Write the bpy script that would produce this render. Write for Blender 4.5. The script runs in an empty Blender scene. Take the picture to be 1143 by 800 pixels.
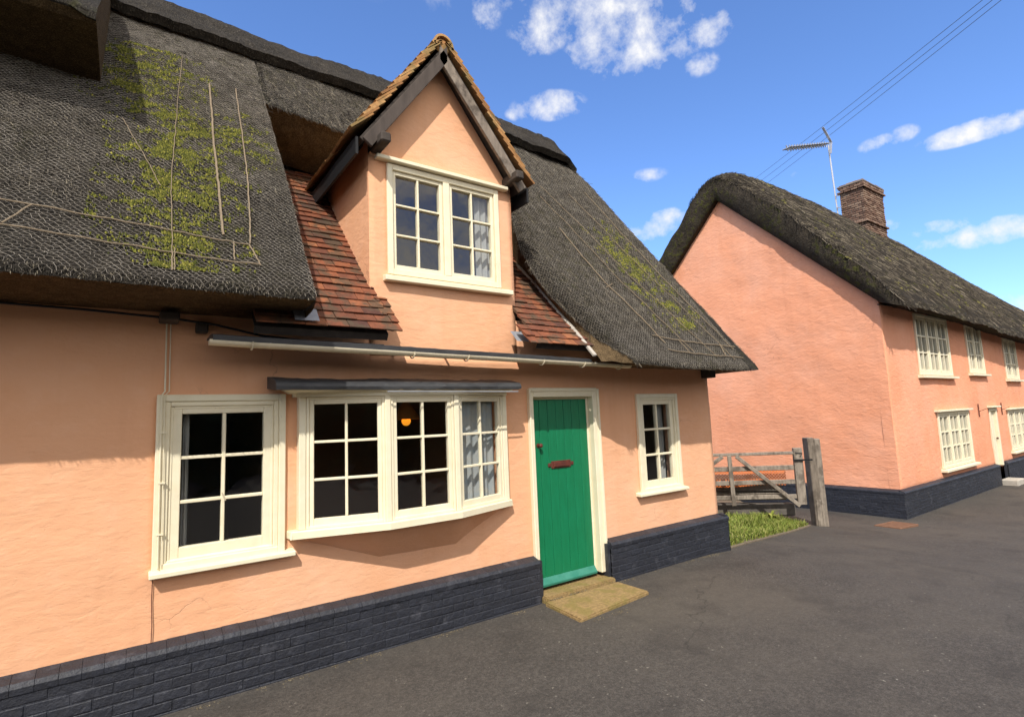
import bpy, bmesh, math, random
import numpy as np
from mathutils import Vector, Matrix, noise as mnoise

rng = random.Random(7)
nrg = np.random.default_rng(11)
scene = bpy.context.scene
COL = scene.collection
EYE = 1.85

# ------------------------------------------------------------------ helpers
def link(name, me, mat=None, parent=None):
    o = bpy.data.objects.new(name, me)
    COL.objects.link(o)
    if mat is not None and me is not None:
        for m in (mat if isinstance(mat, (list, tuple)) else [mat]):
            me.materials.append(m)
    if parent is not None:
        o.parent = parent
    return o

def thing(name, label, cat, loc=(0, 0, 0), group=None):
    o = bpy.data.objects.new(name, None)
    o.empty_display_size = .2
    COL.objects.link(o)
    o.location = loc
    o['label'] = label
    o['category'] = cat
    if group: o['group'] = group
    return o

def tag(o, label, cat, group=None, kind=None):
    o['label'] = label
    o['category'] = cat
    if group: o['group'] = group
    if kind: o['kind'] = kind
    return o

class MB:
    """collects shapes, builds ONE mesh object"""
    def __init__(s): s.v = []; s.f = []
    def add(s, verts, faces):
        n = len(s.v)
        s.v.extend([tuple(map(float, p)) for p in verts])
        s.f.extend([tuple(n + i for i in f) for f in faces])
    def box(s, x0, x1, y0, y1, z0, z1):
        s.add([(x0,y0,z0),(x1,y0,z0),(x1,y1,z0),(x0,y1,z0),(x0,y0,z1),(x1,y0,z1),(x1,y1,z1),(x0,y1,z1)],
              [(0,3,2,1),(4,5,6,7),(0,1,5,4),(1,2,6,5),(2,3,7,6),(3,0,4,7)])
    def obox(s, o, u, v, w, a, b, c):
        """oriented box: origin o, axes u v w with ranges a b c"""
        o = np.array(o, float); u = np.array(u, float); v = np.array(v, float); w = np.array(w, float)
        P = [o + u*a[i] + v*b[j] + w*c[k] for k in (0,1) for j in (0,1) for i in (0,1)]
        P = [P[0],P[1],P[3],P[2],P[4],P[5],P[7],P[6]]
        fs = [(0,3,2,1),(4,5,6,7),(0,1,5,4),(1,2,6,5),(2,3,7,6),(3,0,4,7)]
        if np.dot(np.cross(u, v), w) < 0: fs = [f[::-1] for f in fs]
        s.add(P, fs)
    def bar(s, p0, p1, w, h, up=(0,0,1)):
        p0 = np.array(p0, float); p1 = np.array(p1, float)
        d = p1 - p0; L = np.linalg.norm(d); d /= L
        a = np.cross(d, up); n = np.linalg.norm(a)
        a = a/n if n > 1e-6 else np.array([1., 0, 0])
        b = np.cross(a, d)
        s.obox(p0, d, a, b, (0, L), (-w/2, w/2), (-h/2, h/2))
    def tube(s, pts, r, n=8, cap=True, r1=None):
        pts = [np.array(p, float) for p in pts]
        N = len(pts); rings = []
        for i, p in enumerate(pts):
            t = pts[min(i+1, N-1)] - pts[max(i-1, 0)]
            t /= (np.linalg.norm(t) + 1e-9)
            ref = np.array([0,0,1.]) if abs(t[2]) < .9 else np.array([1.,0,0])
            a = np.cross(t, ref); a /= np.linalg.norm(a); b = np.cross(t, a)
            rr = r if r1 is None else r + (r1-r)*i/max(1, N-1)
            rings.append([p + rr*(math.cos(2*math.pi*k/n)*a + math.sin(2*math.pi*k/n)*b) for k in range(n)])
        V = [q for R_ in rings for q in R_]; F = []
        for i in range(N-1):
            for k in range(n):
                F.append((i*n+k, (i+1)*n+k, (i+1)*n+(k+1) % n, i*n+(k+1) % n))
        if cap:
            F.append(tuple(range(n))); F.append(tuple((N-1)*n + k for k in reversed(range(n))))
        s.add(V, F)
    def grid(s, P, flip=False):
        P = np.asarray(P, float); a, b = P.shape[:2]
        n = len(s.v)
        s.v.extend(map(tuple, P.reshape(-1, 3)))
        for i in range(a-1):
            for j in range(b-1):
                q = (n+i*b+j, n+(i+1)*b+j, n+(i+1)*b+j+1, n+i*b+j+1)
                s.f.append(q[::-1] if flip else q)
    def sphere(s, c, r, nu=16, nv=10, sc=(1,1,1)):
        P = []
        for i in range(nv+1):
            th = math.pi*i/nv
            P.append([(c[0]+r*sc[0]*math.sin(th)*math.cos(2*math.pi*j/nu), c[1]+r*sc[1]*math.sin(th)*math.sin(2*math.pi*j/nu), c[2]+r*sc[2]*math.cos(th)) for j in range(nu+1)])
        s.grid(P)
    def build(s, name, mat, parent=None, bevel=0, smooth=False, seg=1, weld=False):
        me = bpy.data.meshes.new(name)
        me.from_pydata(s.v, [], s.f)
        if bevel or weld or smooth:
            bm = bmesh.new(); bm.from_mesh(me)
            if weld: bmesh.ops.remove_doubles(bm, verts=bm.verts, dist=1e-4)
            if bevel:
                es = [e for e in bm.edges if len(e.link_faces) == 2 and e.calc_face_angle(0) > .5]
                bmesh.ops.bevel(bm, geom=es, offset=bevel, segments=seg, affect='EDGES', clamp_overlap=True)
            bm.to_mesh(me); bm.free()
        if smooth:
            for p in me.polygons: p.use_smooth = True
        me.update()
        return link(name, me, mat, parent)

def fnoise(x, y, z): return mnoise.noise(Vector((x, y, z)))
def fbm(x, y, z, o=4):
    a = 0; k = 1; t = 0
    for i in range(o):
        a += k*mnoise.noise(Vector((x, y, z))); t += k; k *= .5; x *= 2.03; y *= 2.03; z *= 2.03
    return a/t

# ------------------------------------------------------------------ materials
class NT:
    def __init__(s, name):
        s.m = bpy.data.materials.new(name); s.m.use_nodes = True
        s.t = s.m.node_tree; s.b = s.t.nodes['Principled BSDF']
        s.out = s.t.nodes['Material Output']
        s._c = None
    def n(s, typ, **k):
        nd = s.t.nodes.new(typ)
        for a, v in k.items():
            if a in ('inp',):
                for kk, vv in v.items(): nd.inputs[kk].default_value = vv
            else: setattr(nd, a, v)
        return nd
    def l(s, a, b): s.t.links.new(a, b)
    def coord(s):
        if s._c is None: s._c = s.n('ShaderNodeNewGeometry').outputs['Position']
        return s._c
    def geo(s): return s.n('ShaderNodeNewGeometry')
    def map(s, scale=(1,1,1), rot=(0,0,0), loc=(0,0,0)):
        m = s.n('ShaderNodeMapping'); m.inputs['Scale'].default_value = scale; m.inputs['Rotation'].default_value = rot; m.inputs['Location'].default_value = loc
        s.l(s.coord(), m.inputs['Vector']); return m.outputs[0]
    def noise(s, scale, detail=4, rough=.6, vec=None, dist=0):
        n = s.n('ShaderNodeTexNoise'); n.inputs['Scale'].default_value = scale; n.inputs['Detail'].default_value = detail
        n.inputs['Roughness'].default_value = rough; n.inputs['Distortion'].default_value = dist
        s.l(vec if vec is not None else s.coord(), n.inputs['Vector']); return n.outputs['Fac']
    def ramp(s, fac, stops, mode='LINEAR'):
        r = s.n('ShaderNodeValToRGB'); e = r.color_ramp.elements; r.color_ramp.interpolation = mode
        while len(e) < len(stops): e.new(.5)
        for i, (p, c) in enumerate(stops):
            e[i].position = p; e[i].color = (c if len(c) == 4 else (*c, 1)) if isinstance(c, tuple) else (c, c, c, 1)
        s.l(fac, r.inputs[0]); return r.outputs[0]
    def mix(s, f, a, b, blend='MIX'):
        m = s.n('ShaderNodeMix', data_type='RGBA', blend_type=blend)
        for sock, v in ((m.inputs[0], f), (m.inputs[6], a), (m.inputs[7], b)):
            if isinstance(v, (int, float)): sock.default_value = v
            elif isinstance(v, tuple): sock.default_value = v if len(v) == 4 else (*v, 1)
            else: s.l(v, sock)
        return m.outputs[2]
    def math(s, op, a, b=0.):
        m = s.n('ShaderNodeMath', operation=op)
        for i, v in enumerate((a, b)):
            if isinstance(v, (int, float)): m.inputs[i].default_value = v
            else: s.l(v, m.inputs[i])
        return m.outputs[0]
    def bump(s, h, strength=.5, dist=.01, prev=None):
        b = s.n('ShaderNodeBump'); b.inputs['Strength'].default_value = strength; b.inputs['Distance'].default_value = dist
        s.l(h, b.inputs['Height'])
        if prev is not None: s.l(prev, b.inputs['Normal'])
        return b.outputs[0]
    def fin(s, col, rough=.8, normal=None, spec=.3, metal=0):
        if isinstance(col, tuple): s.b.inputs['Base Color'].default_value = (*col, 1)
        else: s.l(col, s.b.inputs['Base Color'])
        if isinstance(rough, (int, float)): s.b.inputs['Roughness'].default_value = rough
        else: s.l(rough, s.b.inputs['Roughness'])
        if normal is not None: s.l(normal, s.b.inputs['Normal'])
        s.b.inputs['Specular IOR Level'].default_value = spec
        s.b.inputs['Metallic'].default_value = metal
        return s.m

def mat_plaster(name, c, c2, c3, rough_bump=.5, big=.012):
    t = NT(name)
    n1 = t.noise(1.1, 5, .6); n2 = t.noise(7, 5, .6); n3 = t.noise(60, 3, .6)
    col = t.mix(t.ramp(n1, [(.3, 0.), (.75, 1.)]), c, c2)
    col = t.mix(t.math('MULTIPLY', t.ramp(n2, [(.52, 0.), (.75, 1.)]), .35), col, c3)
    # hairline cracks in some places
    wv = t.noise(2.2, 4, .6)
    vv = t.n('ShaderNodeVectorMath', operation='ADD'); t.l(t.map((.55, .55, .8)), vv.inputs[0])
    nn = t.n('ShaderNodeTexNoise'); nn.inputs['Scale'].default_value = 2.5; nn.inputs['Detail'].default_value = 5; t.l(t.coord(), nn.inputs['Vector'])
    sc = t.n('ShaderNodeVectorMath', operation='SCALE'); sc.inputs['Scale'].default_value = .5; t.l(nn.outputs['Color'], sc.inputs[0]); t.l(sc.outputs[0], vv.inputs[1])
    vo = t.n('ShaderNodeTexVoronoi', feature='DISTANCE_TO_EDGE'); vo.inputs['Scale'].default_value = 1.0; t.l(vv.outputs[0], vo.inputs['Vector'])
    crack = t.ramp(vo.outputs['Distance'], [(0., 1.), (.0028, 0.)])
    gate = t.ramp(t.noise(.9, 2, .5, vec=t.map(loc=(3.3, 1, 7))), [(.56, 0.), (.62, 1.)])
    ck = t.math('MULTIPLY', crack, gate)
    col = t.mix(t.math('MULTIPLY', ck, .55), col, (c3[0]*.45, c3[1]*.4, c3[2]*.4))
    st = t.ramp(t.noise(1, 5, .6, vec=t.map((5, 5, .35))), [(.52, 0.), (.72, .22)])
    col = t.mix(st, col, (c2[0]*.80, c2[1]*.74, c2[2]*.70))
    col = t.mix(t.ramp(t.noise(.55, 6, .62, vec=t.map(loc=(4, 4, 9))), [(.48, 0.), (.66, .40)]), col, (c3[0]*1.0, c3[1]*1.06, c3[2]*1.15))
    wide = t.map((1, 1, 2.2))
    h = t.math('ADD', t.math('MULTIPLY', t.noise(6.5, 7, .62, vec=wide, dist=.3), 1.0), t.math('MULTIPLY', n3, .10))
    h = t.math('SUBTRACT', h, t.math('MULTIPLY', t.ramp(t.noise(26, 3, .6), [(.66, 0.), (.74, 1.)]), .10))
    h = t.math('SUBTRACT', h, t.math('MULTIPLY', ck, .25))
    return t.fin(col, .85, t.bump(h, rough_bump, big), .25)

def mat_paint(name, c, c2, rough=.45, speck=None, grain=(1,1,1), dirt=.35):
    t = NT(name)
    n1 = t.noise(9, 5, .65, vec=t.map(grain)); n2 = t.noise(45, 4, .7, vec=t.map(grain))
    col = t.mix(t.ramp(n1, [(.35, 0.), (.75, 1.)]), c, c2)
    if speck is not None:
        col = t.mix(t.ramp(n2, [(.69, 0.), (.73, 1.)]), col, speck)
    dirt_mask = t.ramp(t.noise(3, 5, .7), [(.55, 0.), (.8, dirt)])  # patches of dirt on the paint, spread by noise
    col = t.mix(dirt_mask, col, (c2[0]*.55, c2[1]*.52, c2[2]*.45))
    return t.fin(col, rough, t.bump(t.math('ADD', n1, n2), .25, .003), .4)

def mat_thatch(name, warm=0., light=1., moss=0.):
    t = NT(name)
    s1 = t.noise(1, 4, .65, vec=t.map((110, 26, 26)))
    s2 = t.noise(1, 4, .6, vec=t.map((40, 9, 9)))
    b1 = t.noise(1.3, 4, .55); b2 = t.noise(9, 4, .6)
    a = (.018+.01*warm, .0155+.004*warm, .013)
    b = (.046*light+.040*warm, .040*light+.026*warm, .033*light+.01*warm)
    c = (.21*light+.04*warm, .188*light+.025*warm, .148*light)
    col = t.ramp(s1, [(.33, a), (.58, b), (.8, c)])
    col = t.mix(t.math('MULTIPLY', t.ramp(s2, [(.35, 1.), (.6, 0.)]), .55), col, a)
    col = t.mix(t.math('MULTIPLY', t.ramp(b1, [(.35, 0.), (.7, 1.)]), .4), col, (.075, .062, .048))
    if moss > 0:
        mm = t.math('MULTIPLY', t.ramp(b2, [(.5, 0.), (.62, 1.)]), t.ramp(t.noise(.9, 3, .5, vec=t.map(loc=(5, 2, 1))), [(.45, 0.), (.62, 1.)]))
        col = t.mix(t.math('MULTIPLY', mm, moss), col, (.075, .078, .012))
    c3 = t.noise(1, 5, .6, vec=t.map((3.2, 2.2, 2.2), loc=(2, 8, 3)))
    col = t.mix(t.ramp(c3, [(.4, .6), (.62, 0.)]), col, t.mix(.7, col, (.010, .009, .008)))
    col = t.mix(t.ramp(t.noise(75, 3, .7), [(.6, 0.), (.72, .5)]), col, (.34*light, .30*light, .23*light))
    h = t.math('ADD', s1, t.math('MULTIPLY', b2, 1.2))
    return t.fin(col, .9, t.bump(h, 1., .035), .12)

def mat_thatch_cut(name):
    t = NT(name)
    s1 = t.noise(120, 3, .7); s2 = t.noise(14, 4, .6)
    col = t.ramp(s1, [(.3, (.04, .027, .015)), (.52, (.15, .10, .052)), (.72, (.33, .235, .13))])
    col = t.mix(t.ramp(s2, [(.35, .4), (.6, 0.)]), col, (.02, .014, .009))
    return t.fin(col, .95, t.bump(t.math('ADD', s1, s2), 1., .02), .1)

def mat_island(name, stops, rough=.85, nscale=40, bstr=.4, bdist=.004, streak=(1,1,1), spots=None, spec=.25):
    t = NT(name)
    rp = t.n('ShaderNodeNewGeometry').outputs['Random Per Island']
    col = t.ramp(rp, stops)
    n1 = t.noise(nscale, 5, .65, vec=t.map(streak)); n2 = t.noise(6, 4, .6)
    col = t.mix(t.ramp(n1, [(.35, .65), (.65, 0.)]), col, t.mix(.6, col, (.01, .009, .008)))
    if spots is not None:
        col = t.mix(t.ramp(n2, [(spots[1], 0.), (spots[1]+.12, spots[2])]), col, spots[0])
    return t.fin(col, rough, t.bump(n1, bstr, bdist), spec)

M = {}
M['plaster'] = mat_plaster('peach_plaster', (.785, .425, .245), (.75, .38, .205), (.82, .48, .30), .6, .014)
M['plaster_far'] = mat_plaster('salmon_plaster', (.81, .365, .215), (.77, .325, .18), (.83, .42, .27), .6, .028)
M['cream'] = mat_paint('cream_paint', (.81, .735, .545), (.77, .68, .475), .5, (.50, .42, .31), (1, 1, 1), .25)
M['cream_far'] = mat_paint('cream_paint_pale', (.79, .725, .545), (.73, .65, .47), .55)
M['gutter'] = mat_paint('gutter_paint', (.74, .655, .48), (.60, .52, .37), .7, (.3, .27, .22))
M['green'] = mat_paint('green_paint', (.003, .15, .058), (.004, .185, .078), .45, (.09, .27, .19), (3, 3, .5), .25)
M['teal'] = mat_paint('teal_paint', (.02, .175, .12), (.05, .23, .17), .5, (.3, .36, .33))
M['thatch'] = mat_thatch('thatch_straw', 0, 1., .5)
M['thatch_far'] = mat_thatch('thatch_straw_far', .55, .7, .8)
M['ridge'] = mat_thatch('thatch_ridge', .1, 1.35)
M['cut'] = mat_thatch_cut('thatch_cut_ends')
M['straw'] = mat_island('loose_straw', [(0, (.014, .012, .010)), (.55, (.050, .042, .033)), (.88, (.14, .118, .088)), (1, (.36, .31, .22))], .85, 30)
M['straw_far'] = mat_island('loose_straw_brown', [(0, (.016, .013, .010)), (.55, (.050, .040, .029)), (.9, (.125, .10, .07)), (1, (.28, .235, .165))], .85, 30)
M['moss_dull'] = mat_island('old_moss', [(0, (.05, .048, .016)), (.6, (.10, .092, .026)), (1, (.19, .165, .05))], .95, 60)
M['straw_ridge'] = mat_island('ridge_straw', [(0, (.03, .026, .02)), (.5, (.11, .095, .073)), (.85, (.24, .21, .155)), (1, (.42, .37, .27))], .85, 30)
M['moss'] = mat_island('moss_clump', [(0, (.045, .052, .012)), (.4, (.12, .13, .022)), (.8, (.23, .225, .035)), (1, (.36, .32, .07))], .95, 60)
M['rod'] = mat_island('hazel_wood', [(0, (.21, .16, .105)), (1, (.31, .24, .16))], .85, 60)
M['wire'] = mat_paint('galvanised_wire', (.37, .33, .275), (.12, .10, .08), .65, (.10, .08, .06), (1, 1, 1), .7)
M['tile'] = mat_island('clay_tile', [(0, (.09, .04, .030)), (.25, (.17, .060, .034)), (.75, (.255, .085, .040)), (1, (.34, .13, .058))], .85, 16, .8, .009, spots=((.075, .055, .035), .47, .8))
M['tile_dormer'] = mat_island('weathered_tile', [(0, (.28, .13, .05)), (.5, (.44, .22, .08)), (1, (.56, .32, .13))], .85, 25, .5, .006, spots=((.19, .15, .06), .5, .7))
M['lead'] = mat_paint('lead_sheet', (.030, .031, .034), (.062, .062, .064), .55, (.42, .41, .39), (.8, 2.5, 2.5), .6)
M['leadpale'] = mat_paint('lead_pale', (.22, .23, .26), (.35, .36, .38), .45)
M['mortar'] = mat_paint('lime_fillet', (.48, .44, .38), (.36, .32, .27), .9, (.15, .13, .11))
M['timber'] = mat_island('weathered_timber', [(0, (.20, .16, .125)), (1, (.27, .22, .175))], .85, 14, .9, .008, (1.2, 1.2, .25), ((.07, .055, .045), .5, .8))
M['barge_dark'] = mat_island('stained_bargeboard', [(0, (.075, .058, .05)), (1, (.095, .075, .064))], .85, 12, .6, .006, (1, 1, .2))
M['timber_dark'] = mat_island('dark_timber', [(0, (.035, .028, .024)), (1, (.075, .06, .05))], .8, 14, .6, .006)
M['gatewood'] = mat_island('silvered_oak', [(0, (.19, .155, .12)), (.5, (.26, .215, .17)), (1, (.33, .28, .225))], .85, 9, .9, .010, (3, 3, .6), ((.10, .08, .062), .5, .7))
M['deadwood'] = mat_island('old_sleeper_timber', [(0, (.04, .035, .03)), (1, (.16, .14, .12))], .9, 9, .8, .01)
M['brickpaint'] = mat_island('navy_masonry_paint', [(0, (.017, .019, .028)), (1, (.025, .028, .040))], .55, 22, 1., .012, spots=((.06, .062, .075), .58, .6), spec=.5)
M['brick'] = mat_island('chimney_brick', [(0, (.13, .075, .055)), (.5, (.23, .135, .095)), (1, (.34, .235, .17))], .9, 25, .6, .008)
M['brickmortar'] = NT('brick_mortar').fin((.22, .18, .15), .95)
M['iron'] = mat_paint('rusty_iron', (.085, .022, .016), (.15, .035, .02), .55, (.04, .012, .01))
M['black'] = NT('black_fitting').fin((.012, .012, .013), .5)
M['cable'] = NT('cable_sheath').fin((.10, .105, .12), .5)
M['greycable'] = NT('grey_cable').fin((.42, .38, .34), .6)
M['alu'] = NT('dull_aluminium').fin((.55, .55, .57), .4, None, .5, .6)
M['rust'] = mat_paint('rusty_grate', (.16, .075, .04), (.24, .13, .08), .8, (.06, .035, .02))
M['orange'] = NT('orange_plastic_net').fin((.75, .20, .05), .6)
M['stone'] = mat_island('york_stone', [(0, (.30, .20, .085)), (1, (.37, .25, .11))], .95, 34, 1., .014, spots=((.21, .165, .05), .47, .7))
M['soil'] = mat_paint('bare_soil', (.13, .10, .07), (.19, .15, .10), .95, (.3, .25, .18))
M['litter'] = mat_island('dry_litter', [(0, (.07, .055, .035)), (.6, (.17, .135, .08)), (1, (.27, .22, .14))], .9, 40)
M['curtain'] = NT('curtain_cloth').fin((.40, .385, .36), .9)
M['curtain_blue'] = mat_paint('pale_blue_curtain', (.36, .40, .43), (.52, .46, .38), .9, (.55, .27, .14))
M['room'] = NT('room_paint').fin((.36, .28, .20), .9)
M['floorb'] = NT('room_floor').fin((.10, .07, .05), .8)

def mat_asphalt():
    t = NT('asphalt')
    n0 = t.noise(.45, 5, .6); n1 = t.math('ADD', t.math('MULTIPLY', t.noise(38, 4, .9), .55), t.math('MULTIPLY', t.noise(120, 3, .8), .45)); n2 = t.noise(9, 5, .65); n3 = t.noise(1.7, 5, .65, vec=t.map(loc=(3, 5, 0)))
    vo = t.n('ShaderNodeTexVoronoi'); vo.inputs['Scale'].default_value = 70; t.l(t.coord(), vo.inputs['Vector'])
    bw = t.n('ShaderNodeRGBToBW'); t.l(vo.outputs['Color'], bw.inputs[0])
    col = t.ramp(n1, [(.36, (.026, .023, .020)), (.5, (.066, .058, .051)), (.62, (.125, .111, .095))])
    col = t.mix(t.ramp(bw.outputs[0], [(.92, 0.), (.97, .65)]), col, (.34, .31, .26))
    col = t.mix(t.ramp(n0, [(.42, .0), (.62, .55)]), col, (.100, .086, .070))
    col = t.mix(t.ramp(n3, [(.5, 0.), (.7, .55)]), col, (.034, .030, .027))
    col = t.mix(t.ramp(n2, [(.5, 0.), (.75, .35)]), col, (.045, .039, .034))
    # a few old hairline cracks
    va = t.n('ShaderNodeVectorMath', operation='ADD'); t.l(t.map((.42, .6, 1)), va.inputs[0])
    nc = t.n('ShaderNodeTexNoise'); nc.inputs['Scale'].default_value = 1.6; nc.inputs['Detail'].default_value = 6; t.l(t.coord(), nc.inputs['Vector'])
    sc = t.n('ShaderNodeVectorMath', operation='SCALE'); sc.inputs['Scale'].default_value = .5; t.l(nc.outputs['Color'], sc.inputs[0]); t.l(sc.outputs[0], va.inputs[1])
    vc = t.n('ShaderNodeTexVoronoi', feature='DISTANCE_TO_EDGE'); vc.inputs['Scale'].default_value = .7; t.l(va.outputs[0], vc.inputs['Vector'])
    ck = t.math('MULTIPLY', t.ramp(vc.outputs['Distance'], [(0., 1.), (.004, 0.)]), t.ramp(n0, [(.45, 0.), (.55, .6)]))
    col = t.mix(ck, col, (.02, .018, .016))
    return t.fin(col, .85, t.bump(t.math('ADD', n1, t.math('MULTIPLY', n2, .5)), 1., .010), .3)
M['asphalt'] = mat_asphalt()

def mat_grass():
    t = NT('grass_blade')
    rp = t.n('ShaderNodeNewGeometry').outputs['Random Per Island']
    col = t.ramp(rp, [(0, (.08, .12, .016)), (.5, (.17, .22, .03)), (.85, (.27, .29, .06)), (1, (.40, .34, .14))])
    t.fin(col, .6, None, .3)
    t.b.inputs['Subsurface Weight'].default_value = 0
    return t.m
M['grass'] = mat_grass()
def mat_leaf():
    t = NT('hedge_leaf')
    rp = t.n('ShaderNodeNewGeometry').outputs['Random Per Island']
    return t.fin(t.ramp(rp, [(0, (.012, .025, .008)), (1, (.035, .06, .015))]), .6)
M['leaf'] = mat_leaf()

def mat_glass():
    t = NT('window_glass')
    t.t.nodes.remove(t.b)
    g = t.n('ShaderNodeBsdfGlossy'); g.inputs['Roughness'].default_value = .015; g.inputs['Color'].default_value = (.95, .97, 1, 1)
    tr = t.n('ShaderNodeBsdfTransparent'); tr.inputs['Color'].default_value = (.86, .89, .9, 1)
    ge = t.n('ShaderNodeNewGeometry'); dp = t.n('ShaderNodeVectorMath', operation='DOT_PRODUCT')
    t.l(ge.outputs['Incoming'], dp.inputs[0]); t.l(ge.outputs['Normal'], dp.inputs[1])
    f2 = t.math('ADD', .085, t.math('MULTIPLY', .915, t.math('POWER', t.math('SUBTRACT', 1., t.math('ABSOLUTE', dp.outputs['Value'])), 5.)))
    nz = t.noise(2.3, 3, .5); bp = t.bump(nz, .25, .02)
    t.l(bp, g.inputs['Normal'])
    mx = t.n('ShaderNodeMixShader'); t.l(f2, mx.inputs[0]); t.l(tr.outputs[0], mx.inputs[1]); t.l(g.outputs[0], mx.inputs[2])
    t.l(mx.outputs[0], t.out.inputs['Surface'])
    return t.m
M['glass'] = mat_glass()
def mat_emit():
    t = NT('lamp_shade_glow')
    t.fin((.8, .4, .08), .6)
    t.b.inputs['Emission Color'].default_value = (1, .36, .02, 1); t.b.inputs['Emission Strength'].default_value = .85
    return t.m
M['lampshade'] = mat_emit()
M['shade'] = NT('parchment_shade').fin((.45, .22, .07), .7)

# ------------------------------------------------------------------ ground
def sstep(a, b, x):
    t = min(1, max(0, (x-a)/(b-a))); return t*t*(3-2*t)
def gz(x, y=0):
    return -.5*(.35*sstep(6, 12.6, x) + .65*min(1, max(0, (x-6.3)/6.3)))

def axis(fine0, fine1, step, far):
    a = list(np.arange(fine0, fine1+1e-6, step)); d = step
    lo = [fine0]; hi = [fine1]
    while hi[-1] < far: d *= 1.5; hi.append(hi[-1]+d)
    d = step
    while lo[-1] > -far: d *= 1.5; lo.append(lo[-1]-d)
    return sorted(set(lo[1:] + a + hi[1:]))
xs = axis(-3, 24, .3, 220); ys = axis(-4, 12, .3, 220)
P = np.array([[(x, y, gz(x, y) + .012*fbm(x*.6, y*.6, 0, 3)*(1 if -3 < x < 24 and -4 < y < 12 else 0) - .01) for y in ys] for x in xs])
mb = MB(); mb.grid(P, flip=False)
g = mb.build('road', M['asphalt'], smooth=True); g['kind'] = 'structure'
def ground_at(x, y): return gz(x, y) + .012*fbm(x*.6, y*.6, 0, 3) - .01

# ------------------------------------------------------------------ wall with holes
def wall_sheet(name, mat, parent, x0, x1, z0, z1, Yf, holes, step=.06, depth=.18, amp=.012, extra=None, seed=0.):
    """plaster front with rectangular openings and reveals; wavy surface"""
    def cuts(a, b, pts):
        pts = sorted(set([a, b] + [p for p in pts if a < p < b])); out = []
        for p, q in zip(pts, pts[1:]):
            n = max(1, int(round((q-p)/step))); out += [p + (q-p)*i/n for i in range(n)]
        return out + [b]
    X = cuts(x0, x1, [h[i] for h in holes for i in (0, 1)])
    Z = cuts(z0, z1, [h[i] for h in holes for i in (2, 3)])
    def inh(x, z): return any(h[0] < x < h[1] and h[2] < z < h[3] for h in holes)
    me_v = []; idx = {}; F = []
    def vert(x, y, z):
        k = (round(x, 4), round(y, 4), round(z, 4))
        if k not in idx:
            yy = y
            if abs(y-Yf) < 1e-6: yy = y + amp*(fbm(x*.9+seed, z*.9, 3+seed, 3)*1.2 + .35*fbm(x*4, z*5, seed, 2))
            idx[k] = len(me_v); me_v.append((x, yy, z))
        return idx[k]
    for i in range(len(X)-1):
        for j in range(len(Z)-1):
            xm = (X[i]+X[i+1])/2; zm = (Z[j]+Z[j+1])/2
            if inh(xm, zm): continue
            F.append((vert(X[i], Yf, Z[j]), vert(X[i+1], Yf, Z[j]), vert(X[i+1], Yf, Z[j+1]), vert(X[i], Yf, Z[j+1])))
            for di, dj, e in ((-1,0,((i,j+1),(i,j))), (1,0,((i+1,j),(i+1,j+1))), (0,-1,((i,j),(i+1,j))), (0,1,((i+1,j+1),(i,j+1)))):
                ii, jj = i+di, j+dj
                out = ii < 0 or jj < 0 or ii >= len(X)-1 or jj >= len(Z)-1
                if out or inh((X[ii]+X[ii+1])/2, (Z[jj]+Z[jj+1])/2):
                    (a, b), (c, d) = e
                    F.append((vert(X[a], Yf, Z[b]), vert(X[a], Yf+depth, Z[b]), vert(X[c], Yf+depth, Z[d]), vert(X[c], Yf, Z[d])))
    if extra: extra(vert, F)
    me = bpy.data.meshes.new(name); me.from_pydata(me_v, [], F)
    bm = bmesh.new(); bm.from_mesh(me); bmesh.ops.recalc_face_normals(bm, faces=bm.faces); bm.to_mesh(me); bm.free()
    for p in me.polygons: p.use_smooth = abs(p.normal.y) > .9
    return link(name, me, mat, parent)

def bricks(name, parent, mat, segs, z0f, z1, course=.068, length=.215, cap=True, back_t=.10, jitter=.003, mortar=None):
    """painted brick plinth: segs = list of (p0, p1) along the face; outward normal to the right of p0->p1"""
    mb = MB(); cp = MB(); r = random.Random(3)
    for (p0, p1) in segs:
        p0 = np.array((*p0, 0.)); p1 = np.array((*p1, 0.)); L = np.linalg.norm(p1-p0); u = (p1-p0)/L
        n = np.array((u[1], -u[0], 0)); w = np.array((0, 0, 1.))
        zmin = min(z0f(*p0[:2]), z0f(*p1[:2])) - .12
        mb.obox(p0, u, -n, w, (0, L), (.001, back_t), (zmin, z1-.03))
        zc = z1 - .075; k = 0
        while zc > zmin:
            x = -(k % 2)*length/2
            while x < L:
                a = max(0, x); b = min(L, x+length-.006)
                if b-a > .03:
                    o = r.uniform(-jitter, jitter)
                    mb.obox(p0, u, -n, w, (a, b), (-.004+o, .03), (zc-course+.006+r.uniform(-.003, .003), zc+r.uniform(-.003, .003)))
                x += length
            zc -= course; k += 1
        if cap:   # rounded coping course, sloping back to the wall
            x = 0
            while x < L-.02:
                b = min(L, x+.112)
                o = r.uniform(-.0015, .0015)
                pr = [(-.010+o, z1-.072), (-.014+o, z1-.035), (.004, z1-.008), (back_t, z1+.022+o)]
                V = [p0 + u*xx - n*a + w*z for xx in (x+.0006, b-.0006) for a, z in pr + [(back_t, z1-.072)]]
                m_ = len(pr)+1
                F = [(i, i+1, m_+i+1, m_+i) for i in range(m_-1)] + [tuple(range(m_))[::-1], tuple(range(m_, 2*m_))]
                cp.add(V, F); x = b
    o = mb.build(name, mat, parent, bevel=.004)
    if cp.v: cp.build('plinth_coping', mat, o, bevel=.0015)
    return o

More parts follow.
